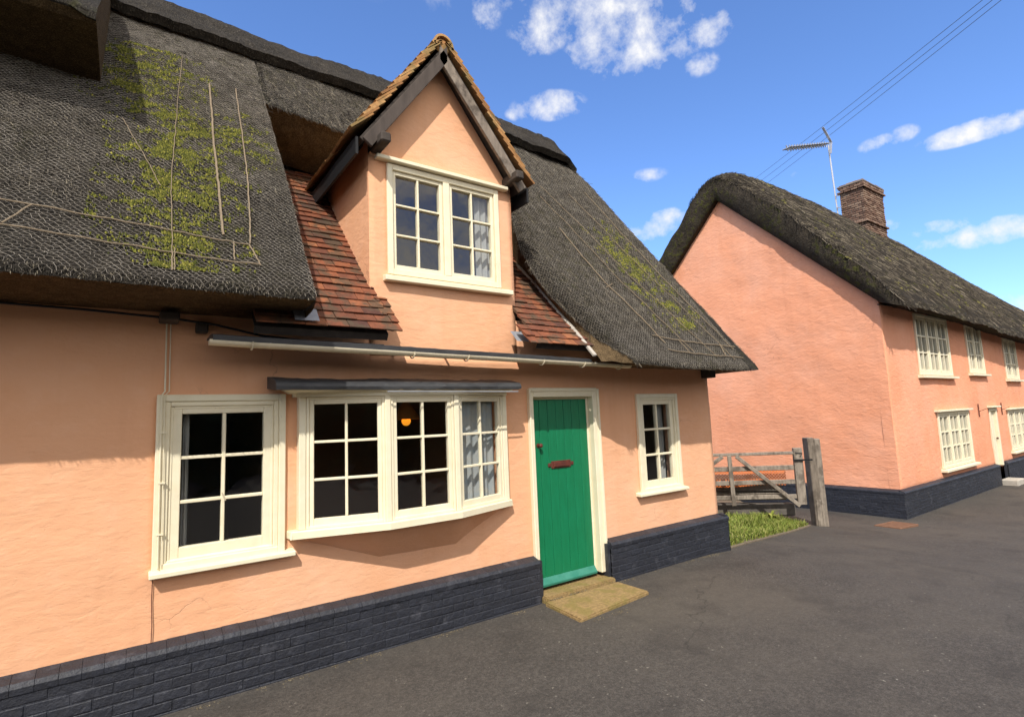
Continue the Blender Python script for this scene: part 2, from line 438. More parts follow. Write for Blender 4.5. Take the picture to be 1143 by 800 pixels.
# ------------------------------------------------------------------ windows
class Frame:
    """local frame on a facade: u along the wall, n outward, z up"""
    def __init__(s, p0, p1):
        s.p0 = np.array((*p0, 0.)); d = np.array((*p1, 0.)) - s.p0; s.L = np.linalg.norm(d)
        s.u = d/s.L; s.n = np.array((s.u[1], -s.u[0], 0)); s.w = np.array((0, 0, 1.))
    def box(s, mb, u0, u1, z0, z1, w0, w1): mb.obox(s.p0, s.u, s.n, s.w, (u0, u1), (w0, w1), (z0, z1))
    def pt(s, u, z, w): return s.p0 + s.u*u + s.n*w + s.w*z

def wob(v, a=.003): return v + rng.uniform(-a, a)

def ring(fr, mb, u0, u1, z0, z1, t, w0, w1, tb=None, tt=None):
    tb = t if tb is None else tb; tt = t if tt is None else tt
    fr.box(mb, u0, u0+t, z0, z1, w0, w1); fr.box(mb, u1-t, u1, z0, z1, w0, w1)
    fr.box(mb, u0+t, u1-t, z0, z0+tb, w0, w1-.001); fr.box(mb, u0+t, u1-t, z1-tt, z1, w0, w1-.001)

def casement(fr, parent, u0, u1, z0, z1, cols, rows, stile, tb, tt, w0, w1, mat, munt=.022, name='sash'):
    mb = MB()
    ring(fr, mb, u0, u1, z0, z1, stile, w0, w1, tb, tt)
    a0, a1, b0, b1 = u0+stile, u1-stile, z0+tb, z1-tt
    for c in range(1, cols):
        x = a0 + (a1-a0)*c/cols; fr.box(mb, x-munt/2, x+munt/2, b0, b1, w0+.006, w1-.004)
    for r_ in range(1, rows):
        z = b0 + (b1-b0)*r_/rows + rng.uniform(-.003, .003)
        fr.box(mb, a0, a1, z-munt/2, z+munt/2, w0+.007, w1-.006)
    o = mb.build(name, mat, parent, bevel=.004)
    g = MB()
    # every pane sits at a slightly different tilt, as old glass does
    for c in range(cols):
        for r_ in range(rows):
            xa = a0+(a1-a0)*c/cols; xb = a0+(a1-a0)*(c+1)/cols; za = b0+(b1-b0)*r_/rows; zb = b0+(b1-b0)*(r_+1)/rows
            wm = (w0+w1)/2 - .004; e = [rng.uniform(-.0015, .0015) for _ in range(4)]
            g.add([fr.pt(xa, za, wm+e[0]), fr.pt(xb, za, wm+e[1]), fr.pt(xb, zb, wm+e[2]), fr.pt(xa, zb, wm+e[3])], [(0, 1, 2, 3)])
    g.build('glass', M['glass'], parent)
    return o

def sill(fr, parent, u0, u1, z0, z1, w0, w1, mat, name='sill'):
    mb = MB(); mb.obox(fr.p0, fr.u, fr.n, fr.w, (u0, u1), (w0, w1), (z0, z1))
    # slope the top outward
    for i in range(len(mb.v)):
        p = np.array(mb.v[i]); wv = np.dot(p-fr.p0, fr.n)
        if abs(p[2]-z1) < 1e-6 and abs(wv-w1) < 1e-6: mb.v[i] = (p[0], p[1], p[2]-.018)
    return mb.build(name, mat, parent, bevel=.006)

# ================================================================== NEAR COTTAGE
house = thing('thatched_cottage', 'peach plastered thatched cottage with green door, bay window and tiled dormer, nearest the viewer', 'cottage', (3, 7, 0))
house_inv = Matrix.Translation((-3, -7, 0))
def P_(o, par=house):          # keep world-space meshes under an empty that is not at the origin
    o.matrix_parent_inverse = Matrix.Translation(-Vector(par.location)); return o
YF = 4.60

holes = [(.18, .99, .92, 2.10), (1.20, 3.05, 1.02, 2.10), (3.50, 4.44, -.3, 2.13), (5.16, 5.88, .90, 2.07), (1.73, 3.345, 2.47, 9)]
P_(wall_sheet('wall', M['plaster'], house, -4, 6.66, .30, 2.90, YF, holes, seed=0))
# other outer walls (not seen from the street)
mb = MB(); mb.box(6.42, 6.655, 4.79, 9.0, -.4, 2.9); mb.box(-4, 6.655, 8.8, 9.0, -.4, 2.9); mb.box(-4.2, -4, 4.6, 9, -.4, 2.9)
P_(mb.build('outer_wall', M['plaster'], house))
# dormer front and cheeks
def dormer_top(vert, F):
    # gable triangle above z=4.35
    zb = 4.35; n = 14; xs_ = [1.73 + (3.345-1.73)*i/26 for i in range(27)]
    def zt(x): return 4.35 + 1.2*(1-(2.46-x)/.73 if x < 2.46 else 1-(x-2.46)/.885)
    for i in range(26):
        for j in range(8):
            a = lambda x, t: vert(x, YF-.004, zb+(zt(x)-zb)*t)
            q = (a(xs_[i], j/8), a(xs_[i+1], j/8), a(xs_[i+1], (j+1)/8), a(xs_[i], (j+1)/8))
            q = tuple(dict.fromkeys(q))
            if len(q) >= 3: F.append(q)
dorm = P_(wall_sheet('dormer', M['plaster'], house, 1.73, 3.345, 2.47, 4.35, YF-.004, [(1.94, 3.13, 3.25, 4.27)], extra=dormer_top, seed=9, amp=.008))
D_ = lambda o: (setattr(o, 'parent', dorm), o)[1]
for x in (1.73, 3.345):
    mb = MB()
    Pg = [[(x, y, z + 0*y) for z in np.linspace(2.4, 4.5, 20)] for y in np.linspace(YF-.004, 6.6, 20)]
    mb.grid([[(p[0] + .008*fbm(p[1]*2, p[2]*2, x, 3), p[1], p[2]) for p in row] for row in Pg], flip=(x > 2))
    D_(mb.build('dormer_cheek', M['plaster'], house, smooth=True))

# plinth
P_(bricks('plinth', house, M['brickpaint'], [((-4, 4.5), (3.455, 4.5))], gz, .42))
P_(bricks('plinth', house, M['brickpaint'], [((4.475, 4.5), (6.74, 4.5)), ((6.74, 4.5), (6.74, 9.0))], gz, .43))
for ar in ((3.455, 3.50, 4.52, 4.8, -.3, .40), (4.44, 4.475, 4.52, 4.8, -.3, .41)):
    mb = MB(); mb.box(*ar); P_(mb.build('plinth_return', M['brickpaint'], house))

# ---- left window
F0 = Frame((0, YF), (10, YF))
w = MB(); ring(F0, w, .155, 1.02, .90, 2.125, .05, -.06, .035); ring(F0, w, .205, .97, .93, 2.075, .035, -.06, .022); ring(F0, w, .240, .935, .95, 2.04, .02, -.06, .01)
win = P_(w.build('window', M['cream'], house, bevel=.005)); 
def sub(o, par): o.parent = par; return o
casement(F0, win, .255, .92, .955, 2.03, 2, 3, .058, .088, .045, -.055, .004, M['cream'], .024)
sill(F0, win, .14, 1.09, .868, .922, -.05, .085, M['cream'])
mb = MB(); mb.tube([(.60, 4.57, 1.34), (.575, 4.555, 1.40)], .005, 6); mb.build('casement_stay', M['gutter'], win)
# ---- small right window
w = MB(); ring(F0, w, 5.135, 5.925, .885, 2.10, .05, -.06, .035); ring(F0, w, 5.185, 5.875, .91, 2.05, .03, -.06, .02)
win2 = P_(w.build('window', M['cream'], house, bevel=.005))
casement(F0, win2, 5.215, 5.845, .935, 2.02, 2, 3, .062, .085, .055, -.055, .002, M['cream'], .026)
sill(F0, win2, 5.05, 5.975, .855, .908, -.05, .085, M['cream'])
# ---- dormer window
FD = Frame((0, YF-.004), (10, YF-.004))
w = MB(); ring(FD, w, 1.905, 3.165, 3.225, 4.30, .055, -.06, .03); FD.box(w, 2.50, 2.57, 3.28, 4.245, -.06, .028)
win3 = P_(w.build('window', M['cream'], house, bevel=.005))
for a, b in ((1.963, 2.497), (2.573, 3.107)):
    casement(FD, win3, a, b, 3.283, 4.242, 2, 3, .035, .045, .035, -.055, .006, M['cream'], .02)
sill(FD, win3, 1.86, 3.285, 3.155, 3.222, -.05, .075, M['cream'])
mb = MB(); FD.box(mb, 1.79, 3.27, 4.31, 4.348, -.02, .075); mb.build('drip_board', M['cream'], win3, bevel=.006)

# ---- bay window
bay_pts = [(1.137, 4.525), (1.785, 4.34), (2.455, 4.35), (3.115, 4.54)]
full = [(1.10, 4.62)] + bay_pts + [(3.13, 4.62)]
def offs(pts, d):
    """offset a left-to-right polyline outward (toward the street)"""
    out = []
    for i, p in enumerate(pts):
        ns = []
        for a, b in ((i-1, i), (i, i+1)):
            if 0 <= a and b < len(pts):
                v = np.array(pts[b]) - np.array(pts[a]); v /= np.linalg.norm(v); ns.append(np.array((v[1], -v[0])))
        n = sum(ns)/len(ns); n /= np.dot(n, n)
        out.append(tuple(np.array(p) + n*d))
    return out
def prism(mb, outer, yback, z0, z1, outer_top=None):
    ot = outer_top or outer; n = len(outer)
    V = [(x, y, z0) for x, y in outer] + [(x, yback, z0) for x, y in outer] + [(x, y, z1) for x, y in ot] + [(x, yback, z1) for x, y in ot]
    F = []
    for i in range(n-1):
        F += [(i, i+1, 2*n+i+1, 2*n+i), (n+i, i, i+1, n+i+1)[::1], (2*n+i, 2*n+i+1, 3*n+i+1, 3*n+i)]
    F += [(0, 2*n, 3*n, n), (n-1, 2*n-1, 4*n-1, 3*n-1)]
    mb.add(V, F)
mb = MB()
for i, p in enumerate(bay_pts):      # posts
    nx = (0, 0)
    w_ = .05 if i in (1, 2) else .055
    mb.box(p[0]-w_/2, p[0]+w_/2, p[1]-.006, p[1]+.075, 1.05, 2.10)
mb.box(1.11, 1.165, 4.53, 4.62, 1.05, 2.1); mb.box(3.09, 3.145, 4.545, 4.62, 1.05, 2.1)
for p in zip(bay_pts, bay_pts[1:]): mb.bar((p[0][0], p[0][1]+.05, 1.058), (p[1][0], p[1][1]+.05, 1.058), .05, .02)
bay = P_(mb.build('bay_window', M['cream'], house, bevel=.006))
for (a, b) in zip(bay_pts, bay_pts[1:]):
    fr = Frame(a, b)
    fm = MB(); ring(fr, fm, .028, fr.L-.028, 1.052, 2.095, .022, -.07, -.004)
    fm.build('light_frame', M['cream'], bay, bevel=.003)
    casement(fr, bay, .05, fr.L-.05, 1.068, 2.075, 2, 3, .036, .058, .04, -.06, -.014, M['cream'], .022)
mb = MB(); prism(mb, offs(full, .05)[1:-1] and [(1.03, 4.62), (1.05, 4.505)] + offs(bay_pts, .045)[1:3] + [(3.17, 4.53), (3.19, 4.62)], 4.62, 1.0, 1.052)
mb.build('sill', M['cream'], bay, bevel=.008)
mb = MB()
prism(mb, [(1.07, 4.62), (1.08, 4.49)] + offs(bay_pts, .015)[1:3] + [(3.13, 4.505), (3.14, 4.62)], 4.62, 2.096, 2.125)
prism(mb, [(1.04, 4.62), (1.055, 4.46)] + offs(bay_pts, .03)[1:3] + [(3.155, 4.475), (3.165, 4.62)], 4.62, 2.125, 2.165,
      [(.97, 4.62), (.99, 4.40)] + offs(bay_pts, .055)[1:3] + [(3.20, 4.45), (3.215, 4.62)])
mb.build('head_moulding', M['cream'], bay, bevel=.004)
mb = MB()
top = [(1.10, 4.60, 1.0), (1.14, 4.53, 1.0), (1.785, 4.365, 1.0), (2.455, 4.375, 1.0), (3.08, 4.54, 1.0), (3.12, 4.60, 1.0)]
bot = [(1.13, 4.60, .96), (1.2, 4.62, .93), (1.80, 4.62, .70), (2.55, 4.62, .69), (3.02, 4.62, .93), (3.08, 4.60, .96)]
N = 12; rows = []
for j in range(9):
    t = j/8; row = []
    for k in range(5):
        for q in range(N):
            s_ = q/N; a = np.array(top[k])*(1-s_)+np.array(top[k+1])*s_; b = np.array(bot[k])*(1-s_)+np.array(bot[k+1])*s_
            p = a*(1-t)+b*t; p[1] += .006*fbm(p[0]*3, p[2]*3, 4, 3); row.append(p)
    row.append(np.array(top[5])*(1-t)+np.array(bot[5])*t); rows.append(row)
mb.grid(rows); mb.build('bay_apron', M['plaster'], bay, smooth=True)
# lead covered lintel roof over the bay
mb = MB(); xs_ = np.linspace(.885, 3.15, 60); rows = []
for x in xs_:
    b_ = .012*fbm(x*5, 1, 2, 3) + .007*(int(x/.57) % 2) + .006*math.sin(x*31)*fbm(x*2, 7, 1, 2)
    rows.append([(x, 4.62, 2.255+b_), (x, 4.45, 2.235+b_), (x, 4.30+b_, 2.205+b_*.5), (x, 4.275+b_, 2.19+.008*fbm(x*9, 0, 0)), (x, 4.268+b_*.6, 2.165), (x, 4.275, 2.142+.026*fbm(x*9, 3, 0)), (x, 4.33, 2.14), (x, 4.62, 2.17)])
mb.grid(rows); mb.add(rows[0], [tuple(range(8))]); mb.add(rows[-1], [tuple(reversed(range(8)))])
P_(mb.build('lead_flashing', M['lead'], house))
mb = MB(); mb.bar((1.75, 4.262, 2.124), (3.10, 4.264, 2.118), .010, .010); P_(mb.build('lead_flashing', M['leadpale'], house))

# ---- door
w = MB()
FDr = Frame((0, YF), (10, YF))
FDr.box(w, 3.465, 3.52, .04, 2.165, -.12, .03); FDr.box(w, 4.385, 4.475, .10, 2.165, -.12, .03); FDr.box(w, 3.52, 4.385, 2.075, 2.165, -.12, .029)
FDr.box(w, 3.52, 3.54, .10, 2.075, -.12, -.055); FDr.box(w, 4.36, 4.385, .10, 2.075, -.12, -.055); FDr.box(w, 3.54, 4.36, 2.052, 2.075, -.12, -.056)
FDr.box(w, 4.45, 4.485, .25, 2.165, -.05, .045); FDr.box(w, 3.455, 3.48, .05, 2.165, -.05, .045); FDr.box(w, 3.48, 4.45, 2.135, 2.175, -.05, .044)
P_(w.build('door_frame', M['cream'], house, bevel=.006))
mb = MB(); n = 7; x0, x1 = 3.542, 4.358
for i in range(n):
    a = x0+(x1-x0)*i/n; b = x0+(x1-x0)*(i+1)/n
    o = rng.uniform(-.0015, .0015); FDr.box(mb, a+.0015, b-.0015, .17, 2.05, -.10, -.06+o)
door = P_(mb.build('door', M['green'], house, bevel=.005))
mb = MB(); mb.add([(3.545, 4.665, .18), (4.36, 4.665, .18), (3.545, 4.615, .115), (4.36, 4.615, .115), (3.545, 4.62, .09), (4.36, 4.62, .09), (3.545, 4.69, .09), (4.36, 4.69, .09)],
                  [(0, 2, 3, 1), (2, 4, 5, 3), (4, 6, 7, 5), (0, 1, 7, 6), (0, 6, 4, 2), (1, 3, 5, 7)])
mb.build('weatherboard', M['teal'], door, bevel=.004)
mb = MB(); FDr.box(mb, 3.79, 4.07, 1.295, 1.375, -.06, -.045); FDr.box(mb, 3.82, 4.04, 1.31, 1.36, -.05, -.034)
for x in (3.765, 4.095): FDr.box(mb, x-.02, x+.02, 1.315, 1.355, -.06, -.047)
mb.build('letter_plate', M['iron'], door, bevel=.005)
mb = MB(); mb.tube([(3.625, 4.665, 1.555), (3.625, 4.625, 1.555)], .013, 10); mb.sphere((3.625, 4.61, 1.555), .023, 14, 8, (1, .8, 1)); mb.tube([(3.625, 4.664, 1.555), (3.625, 4.655, 1.555)], .024, 12)
mb.build('door_knob', M['iron'], door, smooth=False)
mb = MB(); mb.box(3.48, 4.47, 4.445, 4.80, -.1, .055); P_(mb.build('doorstep', M['stone'], house, bevel=.012, seg=2))

# ---- interior shell so the panes look into rooms
mb = MB()
def room(x0, x1, y0, y1, z0, z1):
    mb.add([(x0,y0,z0),(x1,y0,z0),(x1,y1,z0),(x0,y1,z0),(x0,y0,z1),(x1,y0,z1),(x1,y1,z1),(x0,y1,z1)],
           [(0,1,2,3),(4,7,6,5),(1,5,6,2),(2,6,7,3),(3,7,4,0)])
room(-3.9, 1.08, 4.77, 8.0, .1, 2.35); room(1.1, 3.4, 4.77, 8.0, .1, 2.35); room(4.5, 6.4, 4.77, 8.0, .1, 2.35); room(1.78, 3.3, 4.75, 6.5, 2.6, 4.4)
P_(mb.build('interior_room', M['room'], house))

# ================================================================== THATCH
def sampler(P):
    P = np.asarray(P); a, b = P.shape[:2]
    def f(u, v):
        u = min(max(u, 0), 1)*(a-1); v = min(max(v, 0), 1)*(b-1)
        i = min(int(u), a-2); j = min(int(v), b-2); fu = u-i; fv = v-j
        return (P[i, j]*(1-fu)+P[i+1, j]*fu)*(1-fv) + (P[i, j+1]*(1-fu)+P[i+1, j+1]*fu)*fv
    return f
def normals(P):
    P = np.asarray(P); du = np.gradient(P, axis=0); dv = np.gradient(P, axis=1)
    n = np.cross(du, dv); n /= (np.linalg.norm(n, axis=2, keepdims=True)+1e-9); return n
def rough(P, amp=.02, f=3., seed=0):
    P = np.asarray(P, float); N_ = normals(P)
    d = np.array([[amp*(1.0*fbm(p[0]*f*.35+seed, p[1]*f*.35, p[2]*f*.35, 2) + .55*fbm(p[0]*f*3, p[1]*f, p[2]*f+seed, 3)) for p in r_] for r_ in P])
    return P + N_*d[..., None]

def straws(mb, P, n, L=(.05, .14), wd=.004, lift=.02, seed=0, off=.004, umin=0, umax=1, vmin=0, vmax=1, spread=.5):
    f = sampler(P); fn = sampler(normals(P)); r = random.Random(seed)
    for _ in range(n):
        u = r.uniform(umin, umax); v = r.uniform(vmin, vmax)
        p = f(u, v); nn = fn(u, v); dn = f(u, max(0, v-.03)) - f(u, min(1, max(0, v-.03)+.03))
        dl = np.linalg.norm(dn)
        if dl < 1e-6: continue
        dn = dn/dl
        s_ = np.cross(nn, dn); d = dn*1.0 + s_*r.gauss(0, spread*.5); d /= np.linalg.norm(d)
        l = r.uniform(*L); w_ = wd*r.uniform(.5, 1.5); sd = np.cross(d, nn)*w_/2
        a = p + nn*off; b = p + d*l + nn*(off + r.uniform(0, lift))
        mb.add([a-sd, a+sd, b+sd*.5, b-sd*.5, a+nn*w_*.6, b+nn*w_*.4], [(0, 1, 2, 3)[::-1], (0, 4, 5, 3), (4, 1, 2, 5)])

def hexnet(mb, surf, a0, a1, b0, b1, cell=.05, r=.0015, seed=0, inside=None):
    """hexagonal wire mesh over surf(a,b) -> (point, normal) in metric coordinates"""
    rr = random.Random(seed)
    h = cell*.87; rows = int((b1-b0)/(h*.66))+1; cols = int((a1-a0)/cell)+1
    cache = {}
    def P2(a, b):
        k = (round(a, 4), round(b, 4))
        if k not in cache:
            w1_ = .35*cell*fbm(a*2.1, b*2.1, 3, 2); w2_ = .5*cell*fbm(a*1.7, b*1.7, 9, 2)
            aa = a + rr.gauss(0, cell*.11) + w1_; bb = b + rr.gauss(0, cell*.11) + w2_
            if inside is not None and not inside(aa, bb): cache[k] = None
            else: cache[k] = surf(aa, bb)
        return cache[k]
    def seg(p, q):
        if p is None or q is None: return
        (A, n1), (B, n2) = p, q
        d = B-A; L = np.linalg.norm(d)
        if L < 1e-6 or L > cell*3: return
        s_ = np.cross(d/L, n1)*r
        mb.add([A-s_, A+s_, B+s_, B-s_, A+n1*r*1.6, B+n2*r*1.6], [(0, 4, 5, 3), (4, 1, 2, 5)])
    for j in range(rows):
        for i in range(cols):
            ca = a0 + (i + .5*(j % 2))*cell; cb = b0 + j*h*.66
            t_ = P2(ca, cb+h*.5); ul = P2(ca-cell/2, cb+h*.16); ll = P2(ca-cell/2, cb-h*.16); ur = P2(ca+cell/2, cb+h*.16)
            seg(t_, ul); seg(ul, ll); seg(t_, ur)

YE, ZE = 3.82, 2.76          # left eave edge
YR, ZR = 6.80, 6.62          # ridge
def eave_z(x): return ZE + (2.41-.035*sstep(4.2, 5.6, x)-ZE)*sstep(1.2, 3.8, x)
def eave_y(x): return YE + .08*sstep(1.2, 3.8, x)
def thatch_pt(x, t):
    """front slope, t=0 at the eave edge, 1 at the ridge"""
    y0, z0 = eave_y(x), eave_z(x)
    y = y0+(YR-y0)*t; z = z0+(ZR-z0)*t
    bel = .05*math.sin(math.pi*min(1, t*1.0)) * (1 if x < 1.2 else .4)
    r_ = max(0, 1-t/.012); z -= .02*r_*r_; y += .012*r_*r_     # rounded lip
    return np.array((x, y, z + bel*0.3))
NX, NV = 150, 110
tv = np.concatenate([np.linspace(0, .05, 8)[:-1], np.linspace(.05, 1, NV-7)])
PL = rough([[thatch_pt(x, t) for t in tv] for x in np.linspace(-3.2, 1.05, NX)], .032, 3.4, 1)
# middle strip above the dormer
tmid = lambda x: .635 + .0*x - .035*sstep(1.05, 2.2, x)
PM = rough([[thatch_pt(x, tmid(x)+(1-tmid(x))*s_) for s_ in np.linspace(0, 1, 40)] for x in np.linspace(1.05, 4.15, 90)], .022, 3., 2)
# right part: left boundary curve XL(t), right boundary to the hip
bnd = [(4.10, 3.88, 2.38), (4.39, 3.99, 2.48), (3.98, 4.29, 2.92), (3.75, 4.47, 3.18), (3.62, 4.67, 3.48), (3.70, 4.94, 3.87), (3.89, 5.32, 4.43), (4.05, 5.70, 4.98), (4.15, 6.8, 6.6)]
def XL(t):
    y = 3.9 + (YR-3.9)*t
    ys_ = [3.9, 3.99, 4.29, 4.47, 4.67, 4.94, 5.32, 5.7, 6.8]; xv = [4.40, 4.24, 3.95, 3.79, 3.71, 3.73, 3.90, 4.05, 4.15]
    return float(np.interp(y, ys_, xv))
XRB, XRT = 6.62, 5.95
def right_pt(u, t):
    x = XL(t)*(1-u) + (XRB+(XRT-XRB)*t)*u
    p = thatch_pt(max(x, 3.81), t); p[0] = x
    if u < .08: p[2] -= .08*sstep(0, .1, t)*(1-u/.08)**2 ; p[1] += .03*sstep(0, .1, t)*(1-u/.08)**2   # rolls over at the cut edge
    p[2] -= .10*sstep(.7, 1.0, t)*sstep(.3, 1, u)
    return p
PR = rough([[right_pt(u, t) for t in tv] for u in np.linspace(0, 1, 130)], .028, 3.4, 3)
# hip end
hb = []
for i in range(15):
    a = math.pi/2*i/14; hb.append((XRB + .62*math.sin(a), 3.90 + .55*(1-math.cos(a)), 2.375 + .05*math.sin(a)))
for y in np.linspace(4.6, 9.3, 40): hb.append((7.24, y, 2.425))
def hip_pt(b, t):
    e = right_pt(1, 1); q = np.array(b)*(1-t) + np.array((e[0], e[1]+.02, e[2]))*t
    r_ = max(0, 1-t/.015); q[2] -= .02*r_*r_
    return q
PH = rough([[hip_pt(b, t) for t in tv] for b in hb], .02, 3., 4)
mb = MB()
for P in (PL, PM, PR, PH): mb.grid(P)
# back slope (unseen) to close the roof
mb.add([(-3.2, YR, ZR), (5.9, YR, ZR-.1), (7.2, 9.6, 2.4), (-3.2, 9.6, 2.6)], [(0, 3, 2, 1)])
# wall of straw where the left block is cut beside the tiles
end = PL[-1]
mb2 = MB()
def skirt(mbx, edge, drop, steps=6, bulge=.03, flip=False):
    edge = np.asarray(edge); drop = np.asarray(drop); rows = []
    for k in range(steps+1):
        t = k/steps; row = edge*(1-t) + (drop)*t
        n_ = np.array([[.02*fbm(p[0]*9, p[1]*9, p[2]*9, 3) for p in row]]).T
        rows.append(row + np.array((0, 0, 1.))*n_ + np.array((bulge*math.sin(math.pi*t), 0, 0)))
    mbx.grid(rows, flip)
drop = end.copy(); drop[:, 1] += .34; drop[:, 2] = np.maximum(drop[:, 2]-.36, 2.66)
skirt(mb2, end, drop, 6, .02)
# left eave soffit
Ps = []
for x in np.linspace(-3.2, 1.05, 80):
    p = PL[int(round((x+3.2)/4.25*(NX-1)))][0]
    Ps.append([p + (np.array((x, 4.62, 2.725)) - p)*t + np.array((0, 0, .012*fbm(x*5, t*8, 0, 3))) for t in np.linspace(0, 1, 12)])
mb2.grid(Ps, flip=True)
# soffit under the middle strip, dropping back on to the tiles
Ps = []
for i, x in enumerate(np.linspace(1.05, 4.15, 90)):
    p = PM[i][0]; q = np.array((x, p[1]+.62, p[2]-.30))
    Ps.append([p + (q-p)*t + np.array((0, -.05*math.sin(math.pi*t), -.02*math.sin(math.pi*t)+.015*fbm(x*6, t*6, 0, 3))) for t in np.linspace(0, 1, 12)])
mb2.grid(Ps, flip=True)
# cut side of the right part, down to the tiles
fil = np.array([(3.97, 4.02, 2.40), (3.96, 4.10, 2.50), (3.94, 4.34, 2.74), (3.94, 4.64, 3.05), (3.94, 4.94, 3.36), (3.90, 5.28, 3.70), (3.95, 5.8, 4.25), (4.05, 6.3, 4.8)])
ed = PR[0][:int((NV-1)*.74)]; te = tv[:len(ed)]
tk = [0, .04, .10, .20, .30, .40, .55, .75]
fi = np.array([[np.interp(t, tk, fil[:, k]) for k in range(3)] for t in te])
skirt(mb2, ed, fi + np.array((.045, 0, .02)), 8, .0, flip=True)
# right eave soffit
Ps = []
for i in range(130):
    p = PR[i][0]; q = np.array((p[0], 4.62, 2.43))
    Ps.append([p+(q-p)*t + np.array((0, 0, .012*fbm(p[0]*5, t*8, 1, 3))) for t in np.linspace(0, 1, 10)])
mb2.grid(Ps, flip=True)
Ps = []
for i in range(len(hb)):
    p = PH[i][0]; q = np.array((min(p[0], 6.64), max(4.62, p[1]), 2.43))
    Ps.append([p+(q-p)*t for t in np.linspace(0, 1, 8)])
mb2.grid(Ps, flip=True)
roof = P_(mb.build('thatch_roof', M['thatch'], house, smooth=True))
R_ = lambda o: (setattr(o, 'parent', roof), o)[1]
mb2.build('thatch_underside', M['cut'], roof, smooth=True)
# loose straw ends over the coat and along the eaves
mb = MB()
straws(mb, PL, 20000, (.02, .09), seed=1, umin=.12, vmin=.17, wd=.0045, spread=.8); straws(mb, PM, 9000, (.05,.16), .005, .03, seed=2); straws(mb, PR, 21000, (.02, .09), seed=3, vmin=.12, wd=.0045, spread=.8); straws(mb, PH, 3000, seed=4, vmin=.08, vmax=.97)
straws(mb, PL, 1600, (.008, .03), .004, .012, 5, umin=.5, vmax=.02, spread=1.); straws(mb, PR, 1600, (.008, .03), .004, .012, 6, vmax=.02, spread=1.); straws(mb, PM, 1200, (.03, .09), .004, .01, 7, vmax=.05)
straws(mb, PR, 1800, (.04, .10), .004, .03, 8, umax=.03, spread=1.5); straws(mb, PH, 300, (.01, .03), .004, .01, 9, vmin=.02, vmax=.09)
so = mb.build('straw_ends', M['straw'], roof); so['kind'] = 'stuff'
# wire netting pinned over the coat
mb = MB()
fL, fLn = sampler(PL), sampler(normals(PL)); slope = float(np.hypot(YR-YE, ZR-ZE))
iv = lambda t: float(np.interp(t, tv, np.linspace(0, 1, len(tv))))
def surfL(a, b):
    u = (a+3.2)/4.25; v = iv(b/slope); n_ = fLn(u, v); return fL(u, v)+n_*.012, n_
hexnet(mb, surfL, -2.6, 1.04, .012, slope*.93, .040, .0014, 1)
fR, fRn = sampler(PR), sampler(normals(PR))
def surfR(a, b):
    t = b/slope; xl = XL(t); xr = XRB+(XRT-XRB)*t; u = (a-xl)/(xr-xl); v = iv(t); n_ = fRn(u, v); return fR(u, v)+n_*.012, n_
hexnet(mb, surfR, 3.6, 6.7, .012, slope*.9, .039, .0012, 2, inside=lambda a, b: XL(b/slope)-.02 <= a <= XRB+(XRT-XRB)*b/slope)
fM, fMn = sampler(PM), sampler(normals(PM))
def surfM(a, b):
    u = (a-1.05)/3.1; v = b/1.7; n_ = fMn(u, v); return fM(u, v)+n_*.012, n_
hexnet(mb, surfM, 1.1, 4.1, .02, 1.6, .047, .0011, 3)
nt = mb.build('wire_netting', M['wire'], roof)
# hazel rods
def rod(surf, pts, wd=.02, h=.012, n=10):
    mbx = MB(); line = []
    for (a, b), (c, d) in zip(pts, pts[1:]):
        for k in range(n): line.append((a+(c-a)*k/n + rng.gauss(0, .0018), b+(d-b)*k/n + rng.gauss(0, .003)))
    line.append(pts[-1])
    L3 = [surf(*p)[0] + surf(*p)[1]*.014 for p in line]
    mbx.tube(L3, wd/2, 6); return mbx.build('hazel_rod', M['rod'], roof)
def aL(x, y, z): return (x, float(np.hypot(y-YE, z-ZE)))
for pts in ([(-1.3, .61), (-.2, .56), (.45, .50), (.66, .49)], [(-1.3, .36), (.0, .31), (.71, .26)], [(-.52, .57), (-.62, .35)], [(.56, .49), (.55, .29)], [(.66, .49), (.71, .25)]):
    rod(surfL, pts, .010)
for pts, wd in (([(.50, .56), (.51, 1.6), (.54, 3.1)], .018), ([(.67, .50), (.74, 1.6), (.78, 3.2)], .012), ([(.19, .12), (.20, 1.3), (.32, 3.6)], .006), ([(.185, .11), (.19, .32)], .007), ([(.2, .12), (.205, .34)], .007), ([(-.12, 1.95), (.13, 1.05)], .006)):
    rod(surfL, pts, wd, n=22)
for pts, wd in (([(5.0, .42), (5.9, .36), (6.6, .34)], .014), ([(5.1, .22), (5.9, .17), (6.6, .17)], .014), ([(5.15, .32), (4.75, 1.3), (4.55, 2.2)], .014), ([(5.6, .22), (5.1, 1.4), (4.6, 2.9)], .009),
                ([(6.0, .15), (5.4, 1.5), (4.75, 3.2)], .009), ([(6.35, .12), (5.85, 1.5), (5.3, 3.2)], .009), ([(6.5, .3), (6.1, 1.6), (5.75, 3.4)], .011), ([(4.72, 1.15), (4.9, 1.25)], .012), ([(6.25, .36), (6.2, .18)], .012), ([(5.45, .4), (5.5, .2)], .010)):
    rod(surfR, pts, wd, n=16)
